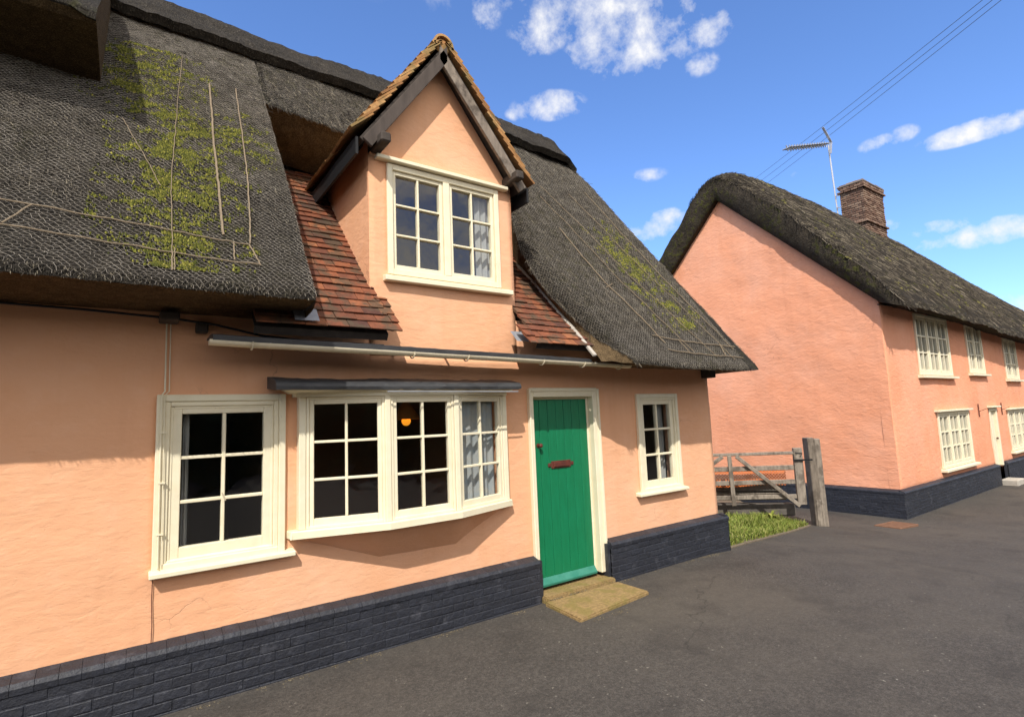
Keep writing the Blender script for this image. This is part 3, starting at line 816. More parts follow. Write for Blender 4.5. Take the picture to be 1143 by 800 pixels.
# ridge cap
def cap_pt(x, s_):
    # s_: -1 back lower edge, 0 apex, 1 front lower edge
    w_ = .50; dy = -s_*w_; top_z = ZR + .13 - .10*sstep(3.6, 6.0, x) - .03*math.sin(x*.8)
    z = top_z - abs(dy)*1.25 + .055*max(0, 1-(abs(s_)/.35)**2)*0 - (.0 if abs(s_) > .2 else 0)
    z = top_z + .10 - math.sqrt((abs(dy)*1.27)**2 + .01)
    return np.array((x, YR+dy, z))
xsr = np.concatenate([np.linspace(-3.2, 6.0, 190)])
PC = []
for x in xsr:
    row = []
    for s_ in np.linspace(-1, 1, 40):
        p = cap_pt(x, s_); k = sstep(5.75, 6.02, x)
        p = p*(1) ; p[2] -= .16*k*k
        row.append(p)
    PC.append(row)
PC = rough(PC, .045, 4.5, 6)
mb = MB(); mb.grid(PC, flip=False)
fe = PC[:, -1]; lo = fe + np.array((0, .07, -.065)); skirt(mb, fe, lo, 4, 0)
en = PC[-1]; skirt(mb, en, en + np.array((-.10, 0, -.14)), 4, .03)
rs = MB(); straws(rs, PC, 9000, (.05, .16), .006, .05, 12, umin=.3, spread=.9); straws(rs, PC, 2600, (.03, .09), .006, .03, 13, vmin=.93, umin=.3, spread=1.3)
fC, fCn = sampler(PC), sampler(normals(PC))
def surfC(a, b):
    u = (a+3.2)/9.2; v = .5+b/1.4; n_ = fCn(u, v); return fC(u, v)+n_*.014, n_
nw = MB(); hexnet(nw, surfC, -1.2, 5.9, -.05, .66, .047, .0012, 5)
rc_ = mb.build('ridge_cap', M['ridge'], roof, smooth=True)
o_ = rs.build('ridge_straw', M['straw_ridge'], roof); o_['kind'] = 'stuff'; nw.build('wire_netting', M['wire'], roof)

# moss growing on the coat
def moss(mbx, surf, n, dens, seed):
    r = random.Random(seed); k = 0; tries = 0
    while k < n and tries < n*40:
        tries += 1
        a, b, ok = dens(r)
        if not ok: continue
        p, nn = surf(a, b); s_ = r.uniform(.002, .0065)
        V = [p + nn*(s_*.9+.006)]; m_ = 5
        ax = np.cross(nn, (1, 0, 0)); ax /= np.linalg.norm(ax); bx = np.cross(nn, ax)
        ph = r.uniform(0, 6)
        for q in range(m_):
            an = ph+2*math.pi*q/m_; V.append(p + (ax*math.cos(an)*1.7 + bx*math.sin(an)*.9)*s_*r.uniform(.8, 2.2) + nn*s_*r.uniform(-.3, .5))
        mbx.add(V, [(0, q+1, (q+1) % m_+1) for q in range(m_)]); k += 1
mb = MB()
def densL(r):
    a = r.uniform(-.75, 1.0); b = r.uniform(.15, 3.6)
    c = -.05 + .22*b*.2
    band = math.exp(-((a-(.22 if b < 1.2 else .25-.12*(b-1.8)))/(.30))**2)
    band = max(band, .9*math.exp(-((a-.62)/.35)**2-((b-2.1)/.35)**2), .95*math.exp(-((a-(-.05+.13*(b-2.6)))/.25)**2)*sstep(2.0, 2.6, b))
    blob = fbm(a*4.2, b*6.5, 3.3, 3)*.75 + .5*fbm(a*15, b*22, 1.3, 2)
    return a, b, blob + .35*fbm(a*9-b*5, b*9, 6, 2) + r.gauss(0, .20) > .60 - .40*band and band > .06
moss(mb, surfL, 14500, densL, 5)
def densR(r):
    b = r.uniform(.4, 3.0); t = b/slope; xr = XRB+(XRT-XRB)*t; xl = XL(t); a = r.uniform(xl+.2, xr)
    c = xr - .75; band = math.exp(-((a-c)/.38)**2)*sstep(.4, .8, b)*(1-sstep(2.0, 2.9, b))
    return a, b, fbm(a*4, b*6, 8.3, 3)*.75 + .5*fbm(a*14, b*14, 2.3, 2) + .35*fbm(a*9-b*5, b*9, 6, 2) + r.gauss(0, .24) > .72 - .40*band and band > .1
moss(mb, surfR, 3600, densR, 6)
mo = mb.build('moss', M['moss'], roof); mo['kind'] = 'stuff'

# thatched hood over the neighbouring upper window, top left of the view
def hood_pt(x, s_):
    prof = [(5.50, 4.80), (5.1, 4.86), (4.70, 4.86), (4.62, 4.90), (4.62, 4.98), (4.72, 5.10), (5.3, 5.62), (6.0, 6.22), (6.7, 6.62)]
    q = s_*(len(prof)-1); i = min(int(q), len(prof)-2); f = q-i
    y = prof[i][0]*(1-f)+prof[i+1][0]*f; z = prof[i][1]*(1-f)+prof[i+1][1]*f
    k = sstep(-.6, -.30, x); z -= (.08*k*k if s_ > .4 else 0)
    return np.array((x, y, z))
HP = rough([[hood_pt(x, s_) for s_ in np.linspace(0, 1, 60)] for x in np.linspace(-3.2, -.29, 60)], .02, 3, 8)
mb = MB(); mb.grid(HP[:, 21:]); hd = mb.build('thatch_hood', M['thatch'], house, smooth=True); P_(hd)
mb = MB(); mb.grid(HP[:, :22])
e_ = HP[-1]; mb.add(list(e_), [tuple(range(len(e_)))]); mb.build('thatch_underside', M['cut'], hd)

# ================================================================== TILES
def tiles(mb, O, U, V, width, length, tw=.17, gauge=.11, th=.013, seed=0, keep=None, lift=.026, lap=1.75):
    r = random.Random(seed); O = np.array(O, float); U = np.array(U, float); V = np.array(V, float)
    U /= np.linalg.norm(U); V /= np.linalg.norm(V); N_ = np.cross(U, V)
    j = 0
    while j*gauge < length:
        x = -(j % 2)*tw/2
        while x < width:
            a = max(x, 0); b = min(x+tw-.004, width)
            if b-a > .02 and (keep is None or keep((a+b)/2, j*gauge)):
                v0 = j*gauge + r.uniform(-.006, .006); rot = r.uniform(-.012, .012); l_ = min(gauge*lap, length-v0+.005)
                n0 = lift + r.uniform(-.004, .006); n1 = .0
                P0 = O + U*a + V*(v0) ; P1 = O + U*b + V*(v0+rot*(b-a))
                pts = [P0+N_*n0, P1+N_*(n0+r.uniform(-.003, .003)), P1+V*l_+N_*n1, P0+V*l_+N_*n1]
                m_ = (pts[0]+pts[1])/2 + N_*.004
                top_ = [p+N_*th for p in pts]
                mb.add(pts+top_, [(0, 3, 2, 1), (4, 5, 6, 7), (0, 1, 5, 4), (1, 2, 6, 5), (2, 3, 7, 6), (3, 0, 4, 7)])
            x += tw
        j += 1
S = 1.03; Vt = (0, 1, S)
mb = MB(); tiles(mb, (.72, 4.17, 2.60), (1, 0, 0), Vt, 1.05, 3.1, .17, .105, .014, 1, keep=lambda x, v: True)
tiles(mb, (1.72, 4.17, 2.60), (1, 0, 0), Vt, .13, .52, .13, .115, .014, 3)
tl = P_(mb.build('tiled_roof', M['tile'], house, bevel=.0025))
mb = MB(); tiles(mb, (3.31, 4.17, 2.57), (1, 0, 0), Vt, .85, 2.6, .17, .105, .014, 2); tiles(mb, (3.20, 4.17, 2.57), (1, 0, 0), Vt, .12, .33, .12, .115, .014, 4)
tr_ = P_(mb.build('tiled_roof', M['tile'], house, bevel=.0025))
for x0_, x1_ in ((.72, 1.75), (3.33, 4.3)):
    mb = MB(); mb.add([(x0_, 4.22, 2.60), (x1_, 4.22, 2.60), (x1_, 6.6, 5.05), (x0_, 6.6, 5.05), (x0_, 4.25, 2.55), (x1_, 4.25, 2.55)], [(0, 1, 2, 3), (0, 4, 5, 1)])
    P_(mb.build('roof_deck', M['timber_dark'], house))
# lead pieces at the tile feet
mb = MB()
def leaf(pts, off=.004): mb.add(pts, [tuple(range(len(pts)))])
def lead_patch(x0_, x1_, z0_, z1_, yb, out):
    Pg = [[(x, yb-out*(1-t)-.004*fbm(x*20, t*4, 0, 2), z0_+(z1_-z0_)*t+.01*fbm(x*15, 3, 0, 2)) for t in np.linspace(0, 1, 5)] for x in np.linspace(x0_, x1_, 8)]
    mb.grid(Pg)
for ar in ((1.60, 1.87, 2.70, 2.86, 4.45, .13), (3.20, 3.42, 2.64, 2.76, 4.50, .12), (.98, 1.16, 2.65, 2.76, 4.22, .10)):
    mb = MB(); lead_patch(*ar); P_(mb.build('lead_flashing', M['leadpale'], house))
mb = MB()
line = [(3.97, 4.06, 2.475), (3.95, 4.34, 2.79), (3.94, 4.64, 3.10), (3.94, 4.94, 3.41), (3.90, 5.28, 3.76)]
for a, b in zip(line, line[1:]): mb.bar(a, b, .045, .035, up=(0, -1, 1))
P_(mb.build('mortar_fillet', M['mortar'], house, bevel=.008))
# dormer roof: slopes, bargeboards, ridge tiles
AX, AZ = 2.46, 5.66
DS = {-1: (.90, 4.42), 1: (1.03, 4.36)}     # foot distance and height, left and right slope
yv = 4.42; yb_ = 6.5
mb = MB()
for sgn in (-1, 1):
    foot, FZ = DS[sgn]; k_ = (AZ-FZ)/foot
    tiles(mb, (AX+sgn*foot, yb_ if sgn < 0 else yv-.02, FZ), (0, -1, 0) if sgn < 0 else (0, 1, 0), (-sgn, 0, k_), yb_-yv+.02, math.hypot(foot, foot*k_)-.03, .17, .10, .022, 8+sgn, lift=.055, lap=2.7)
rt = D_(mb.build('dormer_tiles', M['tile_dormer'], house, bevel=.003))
mb = MB()
for sgn in (-1, 1):
    foot, FZ = DS[sgn]; k_ = (AZ-FZ)/foot; mb = MB()
    a = np.array((AX+sgn*(foot-.02), 0, FZ-.005)); b = np.array((AX, 0, AZ-.02)); n_ = np.array((sgn*k_, 0, 1.))/math.hypot(k_, 1)
    V = [a-n_*.02, b-n_*.02, b-n_*.06, a-n_*.06]
    VV = [(p[0], y, p[2]) for y in (yv+.015, yb_) for p in V]
    mb.add(VV, [(0, 1, 2, 3), (7, 6, 5, 4), (0, 4, 5, 1), (1, 5, 6, 2), (2, 6, 7, 3), (3, 7, 4, 0)])
    for k in range(6):   # rafter feet
        y = 4.75+.24*k; p0 = (AX+sgn*(foot-.04), y, FZ-.09+.02); p1 = (AX+sgn*(foot-.45), y, FZ-.09+.02+.41*k_)
        rb = MB(); rb.bar(p0, p1, .05, .07, up=(0, 1, 0)); D_(rb.build('rafter_foot', M['timber_dark'], house))
    D_(mb.build('dormer_soffit', M['timber_dark'], house))
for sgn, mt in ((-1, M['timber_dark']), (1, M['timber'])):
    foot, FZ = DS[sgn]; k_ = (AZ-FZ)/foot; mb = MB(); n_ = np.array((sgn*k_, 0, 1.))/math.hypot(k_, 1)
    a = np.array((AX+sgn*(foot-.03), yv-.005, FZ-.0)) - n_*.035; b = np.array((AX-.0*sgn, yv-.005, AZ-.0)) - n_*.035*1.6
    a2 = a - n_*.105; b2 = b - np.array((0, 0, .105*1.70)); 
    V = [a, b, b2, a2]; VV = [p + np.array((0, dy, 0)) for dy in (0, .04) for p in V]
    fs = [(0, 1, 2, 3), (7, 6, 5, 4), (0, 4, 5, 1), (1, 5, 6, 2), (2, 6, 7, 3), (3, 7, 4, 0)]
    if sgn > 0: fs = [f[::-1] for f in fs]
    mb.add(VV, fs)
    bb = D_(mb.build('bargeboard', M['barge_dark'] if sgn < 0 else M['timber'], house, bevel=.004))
    # side fascia under the eave
    mb = MB(); mb.box(AX+sgn*(foot-.015)-.012, AX+sgn*(foot-.015)+.012, yv+.03, 6.2, FZ-.17, FZ-.01)
    D_(mb.build('eave_fascia', M['black'], house))
    mb = MB(); px = 1.80 if sgn < 0 else 3.29
    mb.box(px-.048, px+.048, yv-.10, YF+.1, 4.37, 4.46); D_(mb.build('purlin_end', M['timber_dark'], house, bevel=.012))
mb = MB()
y = yv-.02
k = 0
while y < 6.3:
    l_ = .30; R = .105 + (k % 2)*0 ; rows = []
    for yy, rr in ((y, R+.008), (y+l_, R)):
        rows.append([(AX+rr*math.sin(a)*1.0, yy, AZ-.055+rr*math.cos(a)*1.05) for a in np.linspace(-1.75, 1.75, 15)])
    mb.grid(rows, flip=True)
    rows2 = [[(AX+(p[0]-AX)*.8, p[1], AZ-.055+(p[2]-AZ+.055)*.8) for p in r_] for r_ in rows]
    mb.grid(rows2); mb.grid([rows[0], rows2[0]]); y += l_-.01; k += 1
mb.sphere((AX, yv+.02, AZ-.05), .085, 12, 8, (1, .3, 1))
D_(mb.build('ridge_tile', M['tile_dormer'], house))

# ---- gutter
def gline(x): return 2.475 - (x-.43)/(4.62-.43)*.07
mb = MB(); rows = []
for x in np.linspace(.43, 4.62, 40):
    zc = gline(x) + .004*fbm(x*2, 0, 0, 2)
    rows.append([(x, 4.19 + .046*math.cos(a), zc + .0 + 0.036*math.sin(a)) for a in np.linspace(math.pi*1.02, 2*math.pi-.05, 12)])
mb.grid(rows); rows2 = [[(p[0], 4.19+(p[1]-4.19)*.86, p[2]+.006) for p in r_] for r_ in rows]; mb.grid(rows2, flip=True)
mb.grid([[a, b] for a, b in zip([r_[0] for r_ in rows], [r_[0] for r_ in rows2])]); mb.grid([[a, b] for a, b in zip([r_[-1] for r_ in rows], [r_[-1] for r_ in rows2])], True)
mb.add(rows[0], [tuple(range(12))]); mb.add(rows[-1], [tuple(reversed(range(12)))])
gut = P_(mb.build('gutter', M['gutter'], house, smooth=False))
mb = MB(); rows = []
for x in np.linspace(.45, 4.0, 60): rows.append([(x, 4.145, gline(x)-.002), (x, 4.142, gline(x)+.035+.006*fbm(x*7, 1, 0, 2)), (x, 4.24, gline(x)+.055+.008*fbm(x*9, 2, 0, 2)), (x, 4.52, gline(x)+.06), (x, 4.52, gline(x)+.045), (x, 4.24, gline(x)+.0)])
mb.grid(rows); mb.add(rows[0], [tuple(range(6))]); mb.build('lining_shade_ledge', M['lead'], gut)  # dark gutter top, with a ledge added behind to shade the wall
for x in (.70, 1.95, 2.48, 3.35, 3.9, 4.45):
    mb = MB(); z = gline(x)
    mb.tube([(x, 4.26, z+.01)] + [(x, 4.19+.055*math.cos(a), z+.05*math.sin(a)) for a in np.linspace(0, -math.pi, 8)], .006, 6); mb.bar((x, 4.25, z+.01), (x, 4.6, z+.03), .02, .008)
    mb.build('gutter_bracket', M['gutter'], gut)
# timber / black bits at the wall head, service cables on the wall
for ar in ((.15, .27, 4.40, 4.60, 2.64, 2.70), (6.52, 6.64, 4.44, 4.60, 2.31, 2.44), (.38, .46, 4.52, 4.6, 2.58, 2.66)):
    mb = MB(); mb.box(*ar); P_(mb.build('beam_end', M['timber_dark'], house, bevel=.008))
mb = MB(); mb.tube([(-1.2, 4.56, 2.72), (-.3, 4.55, 2.70), (.22, 4.54, 2.675), (.5, 4.5, 2.64), (.8, 4.4, 2.56), (1.1, 4.3, 2.52), (1.7, 4.2, 2.50)], .009, 6)
P_(mb.build('wall_cable', M['black'], house))
mb = MB(); mb.tube([(.20, 4.588, 2.66), (.202, 4.588, 2.15), (.182, 4.557, 2.12), (.19, 4.557, .93)], .006, 6); mb.tube([(.225, 4.592, 2.66), (.228, 4.592, 2.15), (.202, 4.559, 2.12), (.21, 4.559, .93)], .004, 6)
for z in (1.15, 1.5, 1.85): mb.box(.178, .218, 4.549, 4.565, z, z+.012)
P_(mb.build('wall_cable', M['cream'], house))
mb = MB(); mb.tube([(.165, 4.592, .86), (.163, 4.594, .72), (.17, 4.592, .55), (.168, 4.59, .44)], .003, 6); P_(mb.build('wall_cable', M['iron'], house))

# paving slab at the door
sl = MB(); V = [(3.40, 3.86), (4.46, 3.97), (4.47, 4.425), (3.44, 4.425)]
sl.add([(x, y, -.05) for x, y in V] + [(x, y, .022+.004*(i % 2)) for i, (x, y) in enumerate(V)], [(3, 2, 1, 0), (4, 5, 6, 7), (0, 1, 5, 4), (1, 2, 6, 5), (2, 3, 7, 6), (3, 0, 4, 7)])
tag(sl.build('paving_slab', M['stone'], bevel=.012, seg=2), 'mossy tan stone slab lying on the asphalt before the green door', 'paving slab')

# things inside the windows
pl = thing('pendant_lamp', 'glowing orange pendant lamp hanging inside the bay window', 'lamp', (2.38, 5.3, 2.35))
mb = MB(); mb.sphere((0, 0, -.475), .048, 18, 12); mb.build('bulb', M['lampshade'], pl, smooth=True)
mb = MB(); mb.grid([[(R_c*math.cos(a), R_c*math.sin(a), z) for a in np.linspace(0, 2*math.pi, 25)] for R_c, z in ((.03, -.28), (.05, -.30), (.15, -.455), (.145, -.455), (.045, -.31))])
mb.build('lamp_shade', M['shade'], pl, smooth=True)
pll = bpy.data.lights.new('lamp_bulb', 'POINT'); pll.energy = 3.0; pll.color = (1, .5, .14); pll.shadow_soft_size = .03; plo = bpy.data.objects.new('lamp_bulb', pll); COL.objects.link(plo); plo.parent = pl; plo.location = (0.0, .0, -.40)
mb = MB(); mb.tube([(0, 0, 0), (0, 0, -.34)], .006, 6); mb.tube([(0, 0, 0), (0, 0, -.03)], .05, 12); mb.build('lamp_cord', M['black'], pl)
def curtain(x0, x1, y, z0, z1, mat, label, waves=5, amp=.025, y1=None):
    mb = MB(); y1 = y if y1 is None else y1
    rows = [[(x0+(x1-x0)*s_, y+(y1-y)*s_ + amp*math.sin(s_*waves*6.28)*(.5+.5*t) + .01*fbm(s_*5, t*4, 0, 2), z1+(z0-z1)*t) for t in np.linspace(0, 1, 14)] for s_ in np.linspace(0, 1, 60)]
    mb.grid(rows); o = mb.build('curtain', mat, smooth=True); return tag(o, label, 'curtain')
curtain(2.52, 3.02, 4.50, 1.0, 2.06, M['curtain_blue'], 'pale blue patterned curtain filling the right light of the bay window', 5, .02, 4.62)
curtain(.33, .37, 4.72, .95, 2.04, M['curtain'], 'narrow cream curtain at the left edge of the leftmost ground floor window', 1.5, .012)
curtain(2.93, 3.12, 4.70, 3.25, 4.2, M['curtain'], 'cream curtain behind the right casement of the dormer window', 2.5, .02)
curtain(5.66, 5.80, 4.74, .92, 2.02, M['curtain'], 'cream curtain in the small window right of the green door', 1.5, .02)

# ================================================================== FAR HOUSE
GF = -.5
far = thing('thatched_cottage', 'taller salmon pink thatched house with brick chimney beyond the wooden gate', 'cottage', (25, 8.2, GF))
def Q_(o): o.matrix_parent_inverse = Matrix.Translation(-Vector(far.location)); return o
FY = 4.70; FX = 13.15
wins_up = [(15.0, 17.2, 2.49, 3.96, 3), (18.62, 19.97, 2.59, 4.0, 2), (22.1, 23.5, 2.46, 3.75, 2), (27.0, 28.4, 2.4, 3.7, 2)]
wins_lo = [(15.75, 18.0, .27, 1.60, 3), (21.6, 23.6, .30, 1.52, 3)]
dr = (19.80, 20.50, -.02, 1.62)
holes = [(a+.06, b-.06, c+.06, d-.06) for a, b, c, d, _ in wins_up+wins_lo] + [(dr[0]+.05, dr[1]-.05, -.4, dr[3]-.05)]
Q_(wall_sheet('wall', M['plaster_far'], far, FX, 46, -.05, 4.15, FY, holes, .16, .2, .03, seed=20))
# gable wall
mb = MB(); rows = []
for y in np.linspace(FY, 11.8, 90):
    zt = 4.15 + (7.72-4.15)*(1-abs(y-8.25)/3.55)
    rows.append([(FX + .03*fbm(y*.9, z*.9, 30, 3)*1.2 + .014*fbm(y*4, z*5, 31, 3) if y > FY+.01 else FX, y, z) for z in [-.45+(max(zt, 4.1)+.45)*k/70 for k in range(71)]])
mb.grid(rows, flip=True); Q_(mb.build('gable_wall', M['plaster_far'], far, smooth=True))
mb = MB(); mb.box(FX+.02, 46, 11.7, 11.9, -.5, 4.1); mb.box(45.8, 46, 4.9, 11.7, -.5, 4.1); Q_(mb.build('outer_wall', M['plaster_far'], far))
gzf = lambda x, y: -.5
Q_(bricks('plinth', far, M['brickpaint'], [((13.04, 4.60), (19.76, 4.60))], gzf, .05)); Q_(bricks('plinth', far, M['brickpaint'], [((20.55, 4.60), (46, 4.60))], gzf, .06))
Q_(bricks('plinth', far, M['brickpaint'], [((13.04, 11.9), (13.04, 4.60))], gzf, .05))
F1 = Frame((0, FY), (10, FY))
for (a, b, c, d, nl) in wins_up + wins_lo:
    w = MB(); ring(F1, w, a, b, c, d, .07, -.08, .035)
    for k in range(1, nl): x = a+.07+(b-a-.14)*k/nl; F1.box(w, x-.03, x+.03, c+.07, d-.07, -.08, .03)
    wf = Q_(w.build('window', M['cream_far'], far, bevel=.008))
    for k in range(nl):
        x0_ = a+.07+(b-a-.14)*k/nl + (.031 if k else .002); x1_ = a+.07+(b-a-.14)*(k+1)/nl - (.031 if k < nl-1 else .002)
        casement(F1, wf, x0_, x1_, c+.075, d-.075, 2, 3, .05, .06, .05, -.07, .008, M['cream_far'], .035)
    sill(F1, wf, a-.12, b+.12, c-.075, c-.002, -.05, .12, M['cream_far'])
    if d < 2:
        mb = MB(); F1.box(mb, a-.1, b+.1, d+.005, d+.05, -.02, .11); mb.build('drip_board', M['cream_far'], wf, bevel=.006)
    mb = MB()
    for k in range(nl):
        for sgn in (0, 1):
            ww = (b-a-.14)/nl; x0_ = a+.07+ww*k + (0.02 if sgn == 0 else ww*.86); x1_ = x0_+ww*.12
            mb.grid([[(x0_+(x1_-x0_)*s_, FY+.16+.02*math.sin(s_*15), z) for z in (c+.08, d-.08)] for s_ in np.linspace(0, 1, 16)])
    mb.build('curtain_pair', M['curtain'], wf)
mb = MB(); F1.box(mb, dr[0], dr[0]+.09, dr[2], dr[3], -.1, .03); F1.box(mb, dr[1]-.09, dr[1], dr[2], dr[3], -.1, .03); F1.box(mb, dr[0]+.09, dr[1]-.09, dr[3]-.09, dr[3], -.1, .029); F1.box(mb, dr[0]-.1, dr[1]+.1, dr[3]+.004, dr[3]+.05, -.02, .12)
Q_(mb.build('door_frame', M['cream_far'], far, bevel=.008))
mb = MB()
for k in range(4): x = dr[0]+.09+(dr[1]-dr[0]-.18)*k/4; F1.box(mb, x+.002, x+(dr[1]-dr[0]-.18)/4-.002, dr[2], dr[3]-.09, -.08, -.04)
fd = Q_(mb.build('door', M['cream_far'], far, bevel=.006)); fd['label'] = 'narrow cream boarded door'
mb = MB(); mb.sphere((dr[1]-.17, FY+.0, .75), .03, 8, 6); mb.build('door_knob', M['iron'], fd)
for x in (18.9, 21.05):      # iron wall brackets
    mb = MB(); mb.bar((x, FY-.02, 1.75), (x, FY-.02, 1.40), .02, .02); mb.bar((x, FY-.03, 1.55), (x, FY-.20, 1.62), .012, .012)
    Q_(mb.build('wall_bracket', M['iron'], far))
mb = MB(); mb.box(19.8, 20.5, 4.28, 4.64, -.6, -.36); Q_(mb.build('doorstep', M['mortar'], far, bevel=.02))
mb = MB()
mb.add([(FX+.25,4.95,-.3),(45,4.95,-.3),(45,9,-.3),(FX+.25,9,-.3),(FX+.25,4.95,4.1),(45,4.95,4.1),(45,9,4.1),(FX+.25,9,4.1)], [(0,1,2,3),(4,7,6,5),(1,5,6,2),(2,6,7,3),(3,7,4,0)])
Q_(mb.build('interior_room', M['room'], far))
# thatch
def fz_r(x): return float(np.interp(x, [12, 14, 18, 25, 30, 36, 46], [8.62, 8.80, 8.78, 8.55, 8.0, 7.5, 6.9]))
def fz_e(x): return float(np.interp(x, [12, 15, 18.5, 22, 30, 46], [3.93, 3.93, 3.88, 3.70, 3.5, 3.2]))
def far_pt(x, s_):
    """s_ 0 front eave .. .5 ridge .. 1 back eave"""
    t = min(s_, 1-s_)*2; y = 4.15 + (8.25-4.15)*t
    if s_ > .5: y = 16.5 - y
    zr, ze = fz_r(x), fz_e(x); z = ze + (zr-ze)*t + .18*math.sin(math.pi*t)
    z -= .25*max(0, (t-.88)/.12)**2
    r_ = max(0, 1-t/.04); z -= .10*r_*r_
    k = max(0, 1-(x-12.90)/.9); z -= .28*k*k*t     # rolls down at the verge
    return np.array((x, y, z))
FXs = np.concatenate([np.linspace(12.90, 24, 120), np.linspace(24.2, 46, 90)])
PF = rough([[far_pt(x, s_) for s_ in np.linspace(0, 1, 130)] for x in FXs], .10, 1.6, 40)
mb = MB(); mb.grid(PF); ft = Q_(mb.build('thatch_roof', M['thatch_far'], far, smooth=True))
mb = MB()
ed = PF[0]; rows = []
low = []
for k, p in enumerate(ed):
    s_ = k/129; t = min(s_, 1-s_)*2; y = 4.62 + (8.25-4.62)*t
    if s_ > .5: y = 16.5-y
    low.append((FX+.03, y, 4.02 + (7.64-4.02)*t))
low = np.array(low)
outer2 = low + np.array((-.19, 0, -.03)); outer2[:, 2] += .02
for t in np.linspace(0, 1, 8):
    row = ed*(1-t) + outer2*t; row = row + np.array((1, 0, 0))*np.array([[.03*fbm(p[1]*5, p[2]*5, t*3, 3) for p in row]]).T - np.array((.06*math.sin(math.pi*t), 0, 0)); rows.append(row)
for t in np.linspace(.15, 1, 6): rows.append(outer2*(1-t)+low*t)
mb.grid(rows, flip=True)
Ps = []
for i, x in enumerate(FXs):
    p = PF[i][0]; q = np.array((max(x, FX-.02), 4.72, p[2]+.16)); Ps.append([p+(q-p)*t + np.array((0, 0, .03*fbm(x*3, t*5, 0, 3))) for t in np.linspace(0, 1, 8)])
mb.grid(Ps, flip=True)
mb.build('thatch_underside', M['thatch_far'], ft, smooth=True)
mb = MB(); straws(mb, PF, 16000, (.12, .32), .014, .04, 31, vmin=.03, vmax=.55, off=.006); straws(mb, PF, 1500, (.02, .07), .012, .03, 32, vmax=.012); straws(mb, PF, 1500, (.1, .25), .012, .05, 33, umax=.012, vmax=.6, spread=2)
s2 = mb.build('straw_ends', M['straw_far'], ft); s2['kind'] = 'stuff'
fF, fFn = sampler(PF), sampler(normals(PF))
mb = MB(); r = random.Random(9)
for _ in range(550):
    for _k in range(20):
        u = r.uniform(0, .6); v = r.uniform(.03, .5)
        if fbm(u*26, v*14, 2, 3) > .26: break
    p = fF(u, v); nn = fFn(u, v); s_ = r.uniform(.02, .05); ph = r.uniform(0, 6); ax = np.cross(nn, (1, 0, 0)); ax /= np.linalg.norm(ax); bx = np.cross(nn, ax)
    V = [p+nn*s_] + [p + (ax*math.cos(ph+1.257*q)+bx*math.sin(ph+1.257*q))*s_*r.uniform(.9, 1.8)+nn*.008 for q in range(5)]
    mb.add(V, [(0, q+1, (q+1) % 5+1) for q in range(5)])
m2 = mb.build('moss', M['moss_dull'], ft); m2['kind'] = 'stuff'
# chimneys
def chimney(x0, x1, y0, y1, z0, z1, name='chimney'):
    mb = MB(); r = random.Random(int(x0*10)); mb.box(x0+.03, x1-.03, y0+.03, y1-.03, z0, z1-.1)
    base = mb.build(name, M['brickmortar'], far); Q_(base)
    bk = MB(); z = z0; k = 0
    while z < z1:
        e = 0
        if z > z1-.32: e = .07
        if z > z1-.16: e = .03
        if z0+.62 < z < z0+.72: e = .07
        for (p, q, ax_) in ((x0, x1, 0), (y0, y1, 1)):
            L = q-p; x = -(k % 2)*.12
            while x < L:
                a = max(-e, x-e); b = min(L+e, x+.225-e)
                if b-a > .04:
                    j = r.uniform(-.012, .012)
                    if ax_ == 0: bk.box(p+a, p+b-.012, y0-e+j, y0+.1, z+.006, z+.07)
                    else: bk.box(x0-e+j, x0+.1, p+a+.002, p+b-.012, z+.006, z+.07)
                x += .235
        z += .08; k += 1
    bk.build('brickwork', M['brick'], base, bevel=.008)
    mb = MB(); mb.box(x0-.05, x1+.05, y0-.05, y1+.05, z1-.04, z1+.03)
    mb.box(x0+.1, x0+.45, y0+.2, y1-.2, z1+.03, z1+.12); mb.build('chimney_cap', M['brickmortar'], base, bevel=.02)
    return base
chimney(21.25, 23.0, 7.65, 8.45, 7.7, 9.88)
chimney(35.0, 36.4, 7.9, 8.6, 6.4, 7.25)
# tv aerial strapped to the chimney
ae = thing('tv_aerial', 'grey tv aerial on a leaning mast beside the brick chimney of the pink house', 'aerial', (21.15, 8.5, 9.0))
def A_(o): o.matrix_parent_inverse = Matrix.Translation((-21.15, -8.5, -9.0)); return o
mb = MB(); mb.tube([(21.1, 8.5, 8.7), (20.93, 8.5, 11.5)], .03, 8); A_(mb.build('mast', M['alu'], ae))
mb = MB(); mb.tube([(21.15, 8.5, 11.62), (17.75, 8.5, 10.52)], .02, 6)
A_(mb.build('boom', M['alu'], ae))
mb = MB()
for k in range(16):
    t = .12 + .86*k/15; c = np.array((21.1, 8.5, 11.6))*(1-t) + np.array((17.75, 8.5, 10.52))*t
    mb.bar(c+np.array((0, -.16, .0)), c+np.array((0, .16, .0)), .07, .02); mb.bar(c+np.array((.05, 0, -.09)), c+np.array((-.05, 0, .09)), .03, .03)
for zz, xx in ((.42, -.25), (-.48, .15)): mb.bar((20.95, 8.4, 11.58), (20.95+xx-.3, 8.4, 11.58+zz), .08, .02)
A_(mb.build('dipole', M['alu'], ae))
mb = MB(); mb.bar((20.95, 8.45, 9.5), (21.4, 8.4, 9.65), .03, .03); mb.bar((20.95, 8.45, 9.05), (21.4, 8.4, 9.2), .03, .03); A_(mb.build('mast_bracket', M['alu'], ae))

# overhead cables
ends = [((17.5, 10.5, 9.3), (13.0, -2.6, 10.9)), ((17.7, 10.5, 9.2), (13.25, -2.6, 10.6)), ((17.95, 10.5, 9.15), (13.55, -2.6, 10.4))]
CAB = []
for i, nm in enumerate(('uppermost', 'middle', 'lowest')):
    pass

